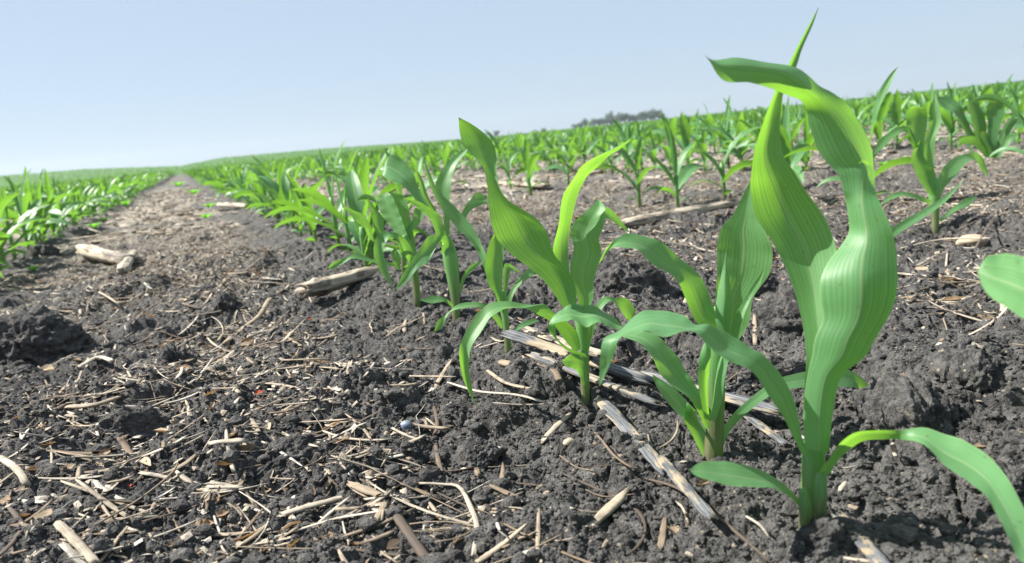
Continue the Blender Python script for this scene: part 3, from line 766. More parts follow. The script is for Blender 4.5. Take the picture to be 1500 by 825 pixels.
def grow(seed, size=1.0, n=16, nu=5, stem_sides=8):
    """one young maize plant about 0.21 m tall; returns stem and a list of leaves"""
    rs = np.random.default_rng(seed)
    sh = (.085 + rs.uniform(-.012, .018)) * size
    az0 = rs.uniform(0, 6.283)
    lean = rs.normal(0, .06, 2)
    hs = np.linspace(-.015, sh, 7)
    P = np.stack([lean[0] * hs, lean[1] * hs, hs], 1)
    rad = size * np.interp(hs / sh, [-.2, 0, .5, .8, 1], [.0052, .0052, .0058, .006, .0045])
    stem = tube(P, rad, stem_sides, True, .85)
    leaves = []
    nl = rs.integers(6, 8)
    for k in range(nl):
        f = k / (nl - 1)
        az = az0 + math.pi * k + rs.normal(0, .35)
        h = sh * (.12 + .80 * f)
        base = np.array([lean[0] * h, lean[1] * h, h])
        if k == 0:
            L, wd, t0, t1 = .045, .013, .9, 2.0
        elif k == 1:
            L, wd, t0, t1 = .095, .015, .75, 2.5
        else:
            L = rs.uniform(.12, .18); wd = rs.uniform(.024, .036)
            t0 = np.interp(f, [.25, 1], [.75, .10]) + rs.normal(0, .1)
            t1 = np.interp(f, [.25, .75, 1], [2.5, 1.6, .5]) + rs.normal(0, .35)
        if k == nl - 1: wd *= .62; L *= .9
        leaves.append(grown_leaf(base, az, t0, t1, L * size, wd * size, rs.normal(0, .9), n, nu, rs.uniform(.25, .5), .10, rs.uniform(1.1, 1.9), seed * 10 + k, rs.normal(0, .4)))
    return stem, leaves

protos = []
for s in range(12):
    st, lv = grow(500 + s)
    protos.append((mesh_any('stem', st[0], st[1], M_STEM, st[2]), [mk_mesh('leaf', l[0], l[1], M_LEAFF, l[2]) for l in lv]))
mids = []
for s in range(10):
    st, lv = grow(700 + s, 1.0, 9, 5, 6)
    t = st[1]
    mids.append(big('maize_plant', [st] + lv, M_LEAFF))
lows = []
for s in range(8):
    st, lv = grow(900 + s, 1.0, 6, 3, 4)
    V = [st[0]] + [l[0] for l in lv]; F = []; o_ = 0
    for c_ in [st] + lv:
        F.append(c_[1] + o_); o_ += len(c_[0])
    lows.append((np.concatenate(V), np.concatenate(F), np.concatenate([st[2]] + [l[2] for l in lv])))
tiny = []
for s in range(6):
    rs = np.random.default_rng(1300 + s); V = []; F = []; U = []; o_ = 0
    for k in range(6):
        l = grown_leaf(np.array([0, 0, .03 + .01 * k]), rs.uniform(0, 6.28), rs.uniform(.1, .9), rs.uniform(.6, 2.2), rs.uniform(.12, .18), .040, rs.normal(0, .7), 4, 3, .3, .0, 1.3, s * 7 + k)
        V.append(l[0]); F.append(l[1] + o_); U.append(l[2]); o_ += len(l[0])
    tiny.append((np.concatenate(V), np.concatenate(F), np.concatenate(U)))

def px_of(x, y, z):
    v = np.stack([x, y, z], -1) - CAM
    w = v @ FWD
    return W0 / 2 + FPX * (v @ RGT) / w, H0 / 2 - FPX * (v @ UPV) / w, w

# explicit feet in the picture: near row beyond the traced ones is grown along the row
spots = []    # x, y, z, size, row, label
def row_s(p): return p[0] * RU[0] + p[1] * RU[1]
hand = [((1062, 292), 'bushy maize plant beside the right end of the long pale stalk', 1.0),
        ((993, 304), 'maize plant standing over the middle of the long pale stalk behind the near row', .92),
        ((937, 304), 'maize plant standing at the left end of the long pale stalk behind the near row', .95),
        ((833, 271), 'maize plant seen between the two tallest leaves of the third plant', .85),
        ((778, 288), 'slim maize plant just right of the wide leaf tip of the third plant', 1.05),
        ((749, 278), 'maize plant half hidden behind the wide leaf of the third plant', .9),
        ((1268, 300), 'maize plant mostly hidden behind the folded leaf of the largest plant', 1.1),
        ((1150, 296), 'maize plant peeping out left of the largest plant, behind its tall leaf', 1.0),
        ]
for (q, lab, sz) in hand:
    p = on_ground(*q); spots.append([p[0], p[1], p[2], sz * 1.08, 99, lab])
s6 = row_s(on_ground(611, 436))
s_hand2 = row_s(on_ground(749, 278))
cand = []
rp = np.random.default_rng(21)
for k in range(-60, 140):
    d = D1 + k * ROW_SP
    smax = 62.0
    s = -6.0 + rp.uniform(0, .15)
    while s < smax:
        s += (.145 if k in (0, 1) else .118) * rp.uniform(.82, 1.2)
        if k == 0 and s < s6 + .13: continue
        if k == 1 and s < s_hand2 + .12: continue
        if rp.random() < .03: continue
        dd = d + rp.normal(0, .012)
        x = s * RU[0] + dd * RP[0]; y = s * RU[1] + dd * RP[1]
        if y < .25: continue
        if abs(math.atan2(x, y)) > R_(43): continue
        if math.hypot(x, y) > smax: continue
        sz = rp.uniform(.74, 1.10) * (1.14 if k >= 2 else 1.14 if k < 0 else 1.0)
        if k == 0: sz *= float(np.interp(s - s6, [0, .3, 1.2, 3.0], [.82, 1.02, 1.08, 1.05]))
        cand.append((x, y, k, sz))
cand = np.array(cand)
cz = height(cand[:, 0], cand[:, 1], False)
near_m = np.hypot(cand[:, 0], cand[:, 1]) < 12
cz[near_m] = height(cand[near_m, 0], cand[near_m, 1])
cpx, cpy, cw = px_of(cand[:, 0], cand[:, 1], cz + .05)
inview = (cpx > -25) & (cpx < 1525) & (cw > .3)
order = np.argsort(cw)
ROWLAB = {-1: ('young maize plant in the bright blurred row at the left edge', 'maize plants of the left row'),
          -2: ('young maize plant in the row behind the left edge row', 'maize plants left of the left row'),
          0: ('young maize plant in the dense far stretch of the near row', 'maize plants far along the near row'),
          1: ('young maize plant far along the row behind the near row', 'maize plants of the row behind the near row'),
          2: ('young maize plant in the third row back, right of the near row', 'maize plants of the third row'),
          3: ('young maize plant in the fourth row back on the right', 'maize plants of the fourth row'),
          4: ('young maize plant in the fifth row back on the right', 'maize plants of the fifth row')}
OTHER = ('small blurred maize plant in the crowded rows towards the horizon', 'maize plants towards the horizon')
n_ind = 300 - 9 - len(hand); n_parts = 110
used = 0; stuffed = []
for i in order:
    x, y, k, sz = cand[i]; k = int(k)
    if x * x + y * y < .36: continue
    if k == 2 and abs(cpx[i] - 1457) < 45 and cw[i] < 2.4: continue
    if k == 2 and cpx[i] > 1180 and cpx[i] < 1420 and cw[i] < 2.6: continue
    if inview[i] and used < n_ind:
        lab, grp = ROWLAB.get(k, OTHER)
        spots.append([x, y, cz[i], sz, grp, lab]); used += 1
    elif used >= n_ind or not inview[i]:
        stuffed.append(i)
for j, (x, y, zz, sz, grp, lab) in enumerate(spots):
    rot = float(rp.uniform(0, 6.283)); group = 'maize plants of the row behind the near row' if grp == 99 else grp
    if j < n_parts:
        me_s, me_l = protos[int(rp.integers(len(protos)))]
        o = thing('maize_plant', lab, 'maize plant', (x, y, zz), group)
        o.rotation_euler = (0, 0, rot); o.scale = (sz, sz, sz)
        link('stem', me_s, o)
        for ml in me_l: link('leaf', ml, o)
    else:
        o = link('maize_plant', mids[int(rp.integers(len(mids)))], None, (x, y, zz - .004))
        tag(o, lab, 'maize plant', group); o.rotation_euler = (0, 0, rot); o.scale = (sz, sz, sz)

def scatter(templates, X, Y, Z, S, seed):
    rs = np.random.default_rng(seed); out = []
    tid = rs.integers(0, len(templates), len(X)); ang = rs.uniform(0, 6.283, len(X))
    for t, (V, F, U) in enumerate(templates):
        m = np.where(tid == t)[0]
        if not len(m): continue
        c, s = np.cos(ang[m])[:, None], np.sin(ang[m])[:, None]; sc = S[m][:, None]
        vx = (V[None, :, 0] * c - V[None, :, 1] * s) * sc + X[m][:, None]
        vy = (V[None, :, 0] * s + V[None, :, 1] * c) * sc + Y[m][:, None]
        vz = V[None, :, 2] * sc + Z[m][:, None]
        VV = np.stack([vx, vy, vz], -1).reshape(-1, 3)
        FF = (F[None] + (np.arange(len(m)) * len(V))[:, None, None]).reshape(-1, F.shape[1])
        UU = np.broadcast_to(U[None], (len(m),) + U.shape).reshape(-1, 2)
        out.append((VV, FF, UU))
    return out

stuffed = np.array(stuffed)
sr = np.hypot(cand[stuffed, 0], cand[stuffed, 1])
a = stuffed[sr < 16]; bq = stuffed[sr >= 16]
ch = scatter(lows, cand[a, 0], cand[a, 1], cz[a], cand[a, 3], 5) + scatter(tiny, cand[bq, 0], cand[bq, 1], cz[bq], cand[bq, 3] * 1.15, 6)
# sparser, on the far rise
rs = np.random.default_rng(9)
nf = 16000
fr = 62 * (420 / 62) ** rs.random(nf); fa = rs.uniform(R_(-42), R_(42), nf)
fx, fy = np.sin(fa) * fr, np.cos(fa) * fr
dd = fx * RP[0] + fy * RP[1]; kk = np.round((dd - D1) / ROW_SP); sh_ = (D1 + kk * ROW_SP - dd)
fx = fx + sh_ * RP[0]; fy = fy + sh_ * RP[1]
ch += scatter(tiny, fx, fy, height(fx, fy, False) - .02, 1.3 + fr / 160, 8)
tag(link('maize_rows', big('maize_rows', ch, M_LEAFF)), 'countless small maize plants in rows running to the horizon', 'maize rows', None, 'stuff')

# ------------------------------------------------------------------ crop residue
def rest_line(x, y, lift, q=70):
    """height of a stiff piece lying over the lumps at x, y"""
    h = height(x, y); s = np.linspace(-1, 1, len(x))
    bq = np.polyfit(s, h, 1); base = np.polyval(bq, s)
    return base + np.percentile(h - base, q) + lift

def straw_geo(p, ang, L, w, curve, flat, seed, n=7, ns=6, kink=0.0, q=84):
    s = np.linspace(-.5, .5, n)
    a = ang + curve * s * 2 + kink * (s > .1)
    dx = np.cos(a) * L / (n - 1); dy = np.sin(a) * L / (n - 1)
    x = np.cumsum(dx); y = np.cumsum(dy); x = x - x.mean() + p[0]; y = y - y.mean() + p[1]
    rs = np.random.default_rng(seed)
    z = rest_line(x, y, w * flat * .5, q)
    z = z + rs.uniform(-.02, .06) * L * s * 2 + rs.uniform(0, .05) * L * (s * 2) ** 2
    rad = w / 2 * (1 - .25 * np.abs(s) * 2 + rs.uniform(-.12, .12, n)); rad[0] *= .85; rad[-1] *= .7
    return tube(np.stack([x, y, z], 1), rad, ns, True, flat, rough=.10, seed=seed, ridge=.16, torn=1.8)

def husk_geo(p, ang, L, w, curl, seed, n=7, nu=5):
    """a curled scrap of dry leaf"""
    rs = np.random.default_rng(seed)
    s = np.linspace(-.5, .5, n); u = np.linspace(-1, 1, nu)
    prof = np.clip(1 - (np.abs(s) * 1.9) ** 2.5, .12, 1) * (1 + rs.uniform(-.2, .2, n))
    S, U = np.meshgrid(s, u, indexing='ij')
    lx = S * L; th = U * curl
    ly = np.sin(th) / max(curl, .1) * w / 2 * prof[:, None]
    lz = (1 - np.cos(th)) / max(curl, .1) * w / 2 * prof[:, None] + rs.uniform(-.1, .35) * L * (S * 2) ** 2 * .4
    lz = lz + rs.uniform(-1, 1, lz.shape) * w * .04
    tl = rs.uniform(-.5, .5); ly, lz = ly * math.cos(tl) - lz * math.sin(tl), ly * math.sin(tl) + lz * math.cos(tl)
    c, si = math.cos(ang), math.sin(ang)
    x = lx * c - ly * si + p[0]; y = lx * si + ly * c + p[1]
    z = float(height(p[0], p[1])) + lz - lz.min() * .6 + .0005
    V = np.stack([x, y, z], -1).reshape(-1, 3)
    uv = np.stack([(U + 1) / 2, S + .5], -1).reshape(-1, 2)
    return V, grid_faces(n, nu), uv

def local(V):
    c = V.mean(0); c[2] = V[:, 2].min()
    return V - c, c

def add_piece(name, geo, mat, label, cat, group=None):
    V, c = local(geo[0])
    o = link(name, mesh_any(name, V, geo[1], mat, geo[2]), None, c)
    return tag(o, label, cat, group)

def polyline_straw(pts, wpx, flat=.6, n=18, ns=8, lift=.0, seed=0, rough=.08):
    """a straw traced in the picture, laid on the ground"""
    S = cat_rom(np.array(pts, dtype=float), n)
    P = np.array([on_ground(s[0], s[1], False) for s in S])
    h = height(P[:, 0], P[:, 1]); t = np.linspace(-1, 1, n)
    fit = np.polyval(np.polyfit(t, h, 2 if len(pts) < 5 else 3), t)
    z = fit + np.percentile(h - fit, 82)
    # slide along the sight line so the piece stays where the photograph has it
    k = (z - CAM_H) / (P[:, 2] - CAM_H)
    P = CAM + (P - CAM) * k[:, None]
    dm = np.median([depth_of(p) for p in P]); w = wpx / FPX * dm
    P[:, 2] += w * flat * .4 + lift
    rs = np.random.default_rng(seed)
    thick = wpx > 6.5
    rad = w / 2 * np.interp(np.linspace(0, 1, n), [0, .08, .85, 1], [.85, 1, .95, .8] if thick else [.7, 1, .9, .4]) * (1 + rs.uniform(-.08, .08, n))
    return tube(P, rad, 10 if thick else ns, True, flat, rough=rough, seed=seed, ridge=.18 if thick else .08, torn=1.2 if thick else .5)

traced = [
 ([(818, 692), (870, 715), (915, 735), (942, 760), (944, 785), (930, 806), (915, 815)], 6, 'curved pale straw hooking round in the soil left of the front split stalk'),
 ([(826, 700), (880, 727), (905, 727), (932, 724)], 3, 'thin brown straw lying across the curved pale straw'),
 ([(616, 709), (650, 711), (672, 714), (690, 745), (699, 775), (694, 815)], 7, 'bent straw with a sharp elbow at the bottom centre'),
 ([(482, 549), (540, 551), (600, 552), (668, 553)], 5, 'long straight thin straw lying level in mid soil'),
 ([(656, 561), (700, 574), (760, 580), (800, 592), (826, 607)], 5, 'long wavy brown straw below the drooping leaf of the fourth plant'),
 ([(693, 745), (730, 748), (758, 750)], 8, 'short stick pointing right beside the elbowed straw'),
 ([(700, 826), (730, 805), (770, 772)], 11, 'thick slanting stick at the bottom edge right of the elbowed straw'),
 ([(572, 745), (600, 785), (630, 828)], 15, 'frayed broad straw at the bottom edge left of the elbowed straw'),
 ([(395, 762), (450, 745), (515, 728)], 12, 'thick pale stick lying slantwise over straw at lower centre'),
 ([(495, 748), (530, 746), (568, 738)], 8, 'tan husk strip just right of the thick pale stick'),
 ([(348, 803), (375, 785), (400, 762)], 8, 'dark-edged stick slanting up at lower left centre'),
 ([(85, 770), (110, 795), (140, 828)], 15, 'broad pale split stick slanting to the bottom edge at left'),
 ([(0, 672), (25, 690), (40, 712)], 11, 'pale broken stick at the left edge, lower part'),
 ([(178, 645), (190, 665), (200, 690)], 10, 'stubby pale stick pointing up at the lower left'),
 ([(60, 620), (75, 660), (72, 700), (50, 740), (38, 790)], 4, 'thin grey straw winding downwards at the lower left'),
 ([(160, 695), (190, 690), (215, 680)], 7, 'short reddish stick beside the stubby pale stick'),
 ([(140, 770), (200, 735), (255, 690), (262, 675)], 5, 'long thin straw slanting up at the lower left'),
 ([(100, 598), (140, 595), (180, 582)], 10, 'whitish flat straw lying on the left clod mound'),
 ([(50, 605), (85, 606), (115, 607)], 8, 'tan flat straw left of the whitish flat straw'),
 ([(385, 530), (440, 528), (486, 527)], 5, 'straight thin straw to the right of the forked twig'),
 ([(330, 505), (355, 485), (380, 465), (395, 440)], 9, 'grey forked twig rising in mid left'),
 ([(320, 500), (335, 480), (352, 470)], 5, 'short twig beside the grey forked twig'),
 ([(115, 540), (145, 525), (165, 530)], 8, 'blunt grey stick left of centre among straw'),
 ([(130, 420), (165, 440), (185, 455)], 4, 'short white straw near the left clod'),
 ([(0, 425), (40, 428), (90, 432)], 5, 'pale straw along the left edge above the big clod'),
 ([(560, 675), (590, 668)], 7, 'short tan chip lying alone in the centre soil'),
 ([(724, 756), (732, 778)], 6, 'tiny pale chip under the short stick'),
 ([(860, 620), (885, 650), (900, 668), (925, 685), (935, 686)], 4, 'white fibre curling beside the front split stalk'),
 ([(820, 668), (845, 685), (870, 690)], 3, 'fine fibre left of the front split stalk'),
 ([(945, 702), (990, 715), (1030, 742), (1060, 765), (1130, 826)], 6, 'long thin straw running down to the bottom edge left of the largest plant'),
 ([(1010, 770), (1000, 745), (990, 735)], 4, 'small curled straw by the end of the front split stalk'),
 ([(1090, 755), (1115, 772), (1128, 790)], 5, 'small bluish fibre left of the foot of the largest plant'),
 ([(1308, 652), (1312, 670)], 8, 'stubby upright chip right of the largest plant'),
 ([(1005, 752), (1008, 776)], 6, 'little tan chip standing near the long thin straw'),
 ([(790, 535), (812, 545), (820, 560)], 9, 'short grey chip left of the stalk behind the third plant'),
 ([(735, 533), (760, 540), (778, 543)], 14, 'flat brown husk piece under the fourth plant'),
 ([(715, 545), (740, 562), (776, 571)], 7, 'white chip lying below the flat brown husk piece'),
 ([(1300, 400), (1390, 408), (1450, 405)], 6, 'pale straw lying level in the straw mat at right'),
 ([(1330, 430), (1400, 415), (1480, 418)], 5, 'long straw in the straw mat at right below the level one'),
 ([(1320, 365), (1380, 352), (1450, 350)], 5, 'straw crossing the mat near the round stone'),
 ([(1420, 380), (1450, 330), (1462, 318)], 4, 'thin dark straw standing slantwise beside the round stone'),
 ([(1395, 300), (1450, 302), (1500, 292)], 6, 'pale straw under the bushy right edge plant'),
]
for i, (pts, w, lab) in enumerate(traced):
    add_piece('straw', polyline_straw(pts, w, .55, seed=i), M_STRAW, lab, 'straw')

# split and whole stalks
def half_stalk(p0, p1, wpx, label, mat, seed, thick=.35, n=22, ns=18, sag=.0, lift=.0):
    a = on_ground(*p0, False); c = on_ground(*p1, False)
    s = np.linspace(0, 1, n)
    P = a[None] * (1 - s[:, None]) + c[None] * s[:, None]
    dm = (depth_of(a) + depth_of(c)) / 2; w = wpx / FPX * dm
    x, y = P[:, 0], P[:, 1]
    zz = rest_line(x, y, w * thick * .35 + lift, 88); P = CAM + (P - CAM) * ((zz - CAM_H) / (P[:, 2] - CAM_H))[:, None]
    rs = np.random.default_rng(seed)
    nz = fbm(s * 6 + seed, s * 0 + seed * 3.1, 3, seed)
    rad = w / 2 * (1 + .25 * nz + .22 * np.exp(-((s - .16) / .03) ** 2)) * np.interp(s, [0, .03, .95, 1], [.92, 1, .9, .75])
    return add_piece('stalk_piece', tube(P, rad, ns, True, thick, rough=.06, seed=seed, ridge=.16, torn=1.6), mat, label, 'corn stalk')
half_stalk((882, 588), (975, 690), 21, 'front grey split stalk lying between the second and third plants', M_STALK_GREY, 3, .3)
half_stalk((968, 672), (1042, 757), 18, 'lower piece of split stalk ending left of the largest plant', M_STALK_GREY, 4, .3)
half_stalk((1232, 757), (1300, 835), 26, 'grey and tan split stalk at the bottom edge right of the largest plant', M_STALK_GREY, 5, .3)
half_stalk((752, 492), (945, 556), 26, 'long weathered stalk half passing behind the third plant', M_STALK_GREY, 6, .4, lift=.006)
half_stalk((930, 545), (1140, 602), 24, 'long weathered stalk half passing behind the second plant', M_STALK_GREY, 7, .4, lift=.004)
half_stalk((765, 480), (880, 520), 18, 'thin tan strip split from the stalk behind the third plant', M_STALK_PALE, 8, .3, lift=.010)
half_stalk((780, 520), (960, 590), 15, 'dark lower splinter of the stalk behind the third plant', M_STALK_GREY, 9, .5)
half_stalk((452, 424), (556, 396), 23, 'round tan stalk section lying left of the sixth plant', M_STALK_PALE, 10, .85, ns=20)
half_stalk((122, 366), (190, 382), 22, 'whitish broken stalk lying in the bare strip at left', M_STALK_PALE, 11, .8)
half_stalk((178, 398), (196, 370), 12, 'white stub leaning on the broken stalk at left', M_STALK_PALE, 12, .8)
half_stalk((918, 327), (1068, 299), 22, 'long pale stalk lying behind the near row', M_STALK_PALE, 13, .55, lift=.004)
half_stalk((885, 330), (945, 318), 15, 'pale husk end left of the long pale stalk', M_STALK_PALE, 14, .4)
half_stalk((735, 268), (800, 272), 12, 'pale stalk scrap beneath the slim plants of the second row', M_STALK_PALE, 15, .5)
half_stalk((322, 300), (362, 302), 8, 'small white stalk piece beside the far stretch of the near row', M_STALK_PALE, 16, .8)
half_stalk((1095, 610), (1150, 650), 13, 'splintered brown stalk end left of the stem of the largest plant', M_STALK_GREY, 17, .5)
half_stalk((150, 405), (205, 396), 8, 'dark thin stalk below the broken stalk at left', M_STALK_GREY, 18, .5)

# random pieces: the ones that show largest become things of their own, the rest one mat
rs = np.random.default_rng(33)
def sample(n, r0, r1, dmin=0.0):
    r = np.sqrt(rs.uniform(r0 * r0, r1 * r1, n)); a = rs.uniform(R_(-40), R_(40), n)
    x, y = np.sin(a) * r, np.cos(a) * r
    keep = rs.random(n) < np.maximum(residue_density(x, y), dmin)
    return x[keep], y[keep]
pieces = []
X, Y = sample(31000, .30, 2.9, .03)
for i in range(len(X)):
    L = float(np.clip(rs.lognormal(-3.85, .65), .006, .095)); w = float(np.clip(rs.lognormal(-6.15, .65), .0005, .0085)); w = min(w, L * .35, .0085 if L < .045 else .0042)
    pieces.append((X[i], Y[i], L, w, rs.uniform(0, 6.28), rs.normal(0, .12) if (rs.random() < .8 or w > .0028) else rs.normal(0, .7), rs.uniform(.14, .5) if w > .002 else rs.uniform(.4, .9), 1000 + i, rs.normal(0, .8) if rs.random() < .12 else 0))
pxs, pys, pws = px_of(np.array([p[0] for p in pieces]), np.array([p[1] for p in pieces]), np.zeros(len(pieces)))
score = np.array([p[2] * p[3] for p in pieces]) / pws ** 2
vis = (pxs > 5) & (pxs < 1495) & (pys < 822)
rank = np.argsort(-np.where(vis, score, 0))
N_STRAW = 300 - len(traced)
own = set(rank[:N_STRAW].tolist())
chunks = []
def zone(px, py):
    if px > 1180: return ('dry straw piece on the soil to the right of the largest plant', 'straw pieces right of the largest plant')
    if py > 640 and px < 560: return ('dry straw piece littering the lower left of the field', 'straw pieces at the lower left')
    if py > 560 and px >= 560: return ('dry straw piece on the open soil at the lower centre', 'straw pieces at the lower centre')
    if px < 560 and py > 480: return ('dry straw piece in the middle left litter beside the dark clods', 'straw pieces at the middle left')
    if px < 640: return ('dry straw piece along the bare strip left of the near row', 'straw pieces of the bare strip')
    return ('dry straw piece on the soil behind the near row', 'straw pieces behind the near row')
for i, p in enumerate(pieces):
    near = pws[i] < 1.1
    g = straw_geo((p[0], p[1]), p[4], p[2], p[3], p[5], p[6], p[7], 8 if near else 5, 6 if near else 4, p[8])
    if i in own:
        lab, grp = zone(pxs[i], pys[i]); add_piece('straw', g, M_STRAW, lab, 'straw', grp)
    else:
        chunks.append(g)
X, Y = sample(36000, 2.8, 10.0, .04)
for i in range(len(X)):
    L = float(np.clip(rs.lognormal(-2.9, .5), .03, .2)); w = float(np.clip(rs.lognormal(-4.95, .5), .003, .02))
    a = rs.uniform(0, 6.28); s = np.linspace(-.5, .5, 3); x = X[i] + np.cos(a) * L * s; y = Y[i] + np.sin(a) * L * s
    chunks.append(tube(np.stack([x, y, rest_line(x, y, w * .2)], 1), w / 2, 4, True, .5))
tag(link('straw_litter', big('straw_litter', chunks, M_STRAW)), 'mat of small dry straw bits strewn over the soil', 'straw litter', None, 'stuff')
# chips and husk scraps
chunks = []
X, Y = sample(60000, .30, 2.6, .04)
hz = height(X, Y)
for i in range(len(X)):
    L = rs.uniform(.002, .008); w = L * rs.uniform(.25, .8); a = rs.uniform(0, 6.28); t = rs.normal(0, .35, 2)
    c, s = math.cos(a), math.sin(a)
    q = np.array([[-L, -w * .7, 0], [L * .8, -w, 0], [L, w * .6, 0], [-L * .7, w, 0], [0, 0, L * .25]]) * .5
    q[:, 2] += q[:, 0] * t[0] + q[:, 1] * t[1]
    V = np.stack([q[:, 0] * c - q[:, 1] * s + X[i], q[:, 0] * s + q[:, 1] * c + Y[i], q[:, 2] + hz[i] + L * .16], 1)
    chunks.append((V, np.array([[0, 1, 4, 4], [1, 2, 4, 4], [2, 3, 4, 4], [3, 0, 4, 4]]), np.array([[0, 0], [1, 0], [1, 1], [0, 1], [.5, .5]])))
tag(link('chaff', big('chaff', chunks, M_STRAW, False)), 'tiny tan chips of chaff sprinkled through the soil', 'chaff', None, 'stuff')
husk_px = [(155, 738), (295, 770), (318, 735), (290, 812), (380, 815), (430, 800), (410, 770), (455, 770), (780, 788), (480, 790),
           (215, 790), (100, 690), (120, 720), (235, 620), (340, 640), (360, 660), (20, 640), (60, 690), (180, 610), (250, 505), (210, 545), (30, 760),
           (1105, 700), (1128, 735), (965, 500), (670, 795), (640, 760), (1450, 470), (1395, 440), (1480, 440), (1350, 395), (1440, 655),
           (250, 800), (330, 695), (520, 800), (70, 545), (135, 560)]
for i, q in enumerate(husk_px):
    p = on_ground(*q); dz = depth_of(p)
    lab, grp = ('curled brown scrap of dry husk lying on the straw', 'curled husk scraps')
    add_piece('husk_scrap', husk_geo(p, rs.uniform(0, 6.28), rs.uniform(18, 36) / FPX * dz, rs.uniform(10, 22) / FPX * dz, rs.uniform(.5, 1.6), 3000 + i), M_HUSK, lab, 'husk', grp)
chunks = []
X, Y = sample(2600, .3, 2.4, .02)
for i in range(len(X)):
    chunks.append(husk_geo((X[i], Y[i]), rs.uniform(0, 6.28), rs.uniform(.006, .022), rs.uniform(.003, .011), rs.uniform(.4, 1.5), 4000 + i, 5, 4))
tag(link('husk_litter', big('husk_litter', chunks, M_HUSK)), 'small brown scraps of dry leaf among the straw', 'husk litter', None, 'stuff')

# ------------------------------------------------------------------ clods, crumbs and stones
def ico(sub):
    import bmesh
    bm = bmesh.new(); bmesh.ops.create_icosphere(bm, subdivisions=sub, radius=1)
    V = np.array([v.co[:] for v in bm.verts]); F = np.array([[v.index for v in f.verts] for f in bm.faces]); bm.free()
    return V, F
def n3(P, f, s):
    return vnoise(P[:, 0] * f + P[:, 2] * f * .71, P[:, 1] * f - P[:, 2] * f * .63, s) + vnoise(P[:, 1] * f + 5 + P[:, 0] * f * .4, P[:, 2] * f + 9, s + 1)
ICO5 = ico(6); ICO1 = ico(2); ICO0 = ico(1)
def clod_geo(rx, ry, rz, seed, amp=1.0):
    V = ICO5[0].copy(); D = V.copy()
    f = 1 + amp * (.30 * n3(D + seed, 1.6, seed) + .16 * n3(D + seed, 4.2, seed + 7) + .09 * n3(D, 10, seed + 9) + .05 * n3(D, 24, seed + 11) + .03 * n3(D, 52, seed + 13))
    lump = domes(np.arctan2(D[:, 1], D[:, 0]) * 1.5 + 9, D[:, 2] * 1.6 + 4, .22, .8, seed + 31)
    V = D * (f + .07 * amp * lump)[:, None]
    return V * np.array([rx, ry, rz]), ICO5[1]
clods = [((62, 520), 78, 52, 'big dark soil clod at the left edge', 1), ((1203, 812), 52, 40, 'dark clod at the foot of the largest plant', 2),
         ((1325, 632), 74, 58, 'clod with a deep shadowed side right of the largest plant', 3), ((195, 640), 50, 32, 'rounded clod among straw at the lower left', 4),
         ((262, 545), 30, 32, 'upright lumpy clod in the middle left', 5), ((425, 690), 55, 34, 'broad crumbly clod at the lower centre left', 6),
         ((335, 690), 34, 26, 'clod beside the broad crumbly clod', 7), ((292, 440), 30, 14, 'low clod in the bare strip', 8), ((58, 382), 28, 18, 'dark clod at the foot of the left row', 9),
         ((1420, 565), 62, 40, 'wide low clod on the right slope', 10), ((1165, 485), 52, 50, 'clod behind the stem of the largest plant', 11),
         ((700, 672), 40, 22, 'cracked clod in the open soil at centre', 12), ((1230, 640), 34, 20, 'clod right of the stem of the largest plant', 13),
         ((1440, 700), 60, 24, 'flat clod under the sweeping leaf at right', 14), ((930, 432), 50, 36, 'clod on the bank behind the second plant', 15),
         ((330, 470), 32, 26, 'dark clod by the grey forked twig', 16), ((30, 560), 30, 16, 'small clod below the big left clod', 17), ((560, 590), 34, 18, 'low clod left of the drooping leaf', 18),
         ((232, 572), 26, 18, 'dark little clod under the upright lumpy clod', 19), ((1100, 430), 44, 30, 'clod at the right of the second plant', 20), ((1490, 520), 40, 24, 'clod at the right edge below the close leaf', 21)]
for q, w, hh, lab, sd in clods:
    p = on_ground(q[0], q[1], False); dz = depth_of(p); k = dz / FPX
    V, F = clod_geo(w * k, w * k * .8, hh * k * 1.15, sd)
    me = mk_mesh('soil_clod', V, F, M_CLOD, None, True)
    o = tag(link('soil_clod', me, None, (p[0], p[1], p[2] + hh * k * .15)), lab, 'clod')
    o.rotation_euler = (0, 0, sd * 1.7)
# loose crumbs
def crumb_set(n, r0, r1, smin, smax, seed, shape):
    r_ = np.random.default_rng(seed)
    u = r_.random(n); r = r0 * (r1 / r0) ** (u ** .75); a = r_.uniform(R_(-40), R_(40), n)
    x, y = np.sin(a) * r, np.cos(a) * r
    sz = smin * (smax / smin) ** (r_.random(n) ** 2.6)
    z = height(x, y) + sz * .25
    tm = []
    for s in range(8):
        V = shape[0].copy(); V = V * (1 + .45 * n3(V + s * 3.7, 1.7, 60 + s) + .25 * n3(V + s, 4.5, 80 + s))[:, None] * np.array([1, r_.uniform(.7, 1), r_.uniform(.55, .85)])
        tm.append((V, shape[1], np.zeros((len(V), 2))))
    return scatter(tm, x, y, z, sz, seed + 1)
ch = crumb_set(2600, .3, 2.2, .0022, .008, 71, ICO1) + crumb_set(85000, .3, 1.9, .0007, .0024, 72, ICO0)
tag(link('soil_crumbs', big('soil_crumbs', ch, M_CLOD, False)), 'loose crumbs of dark soil over the whole surface', 'soil crumbs', None, 'stuff')

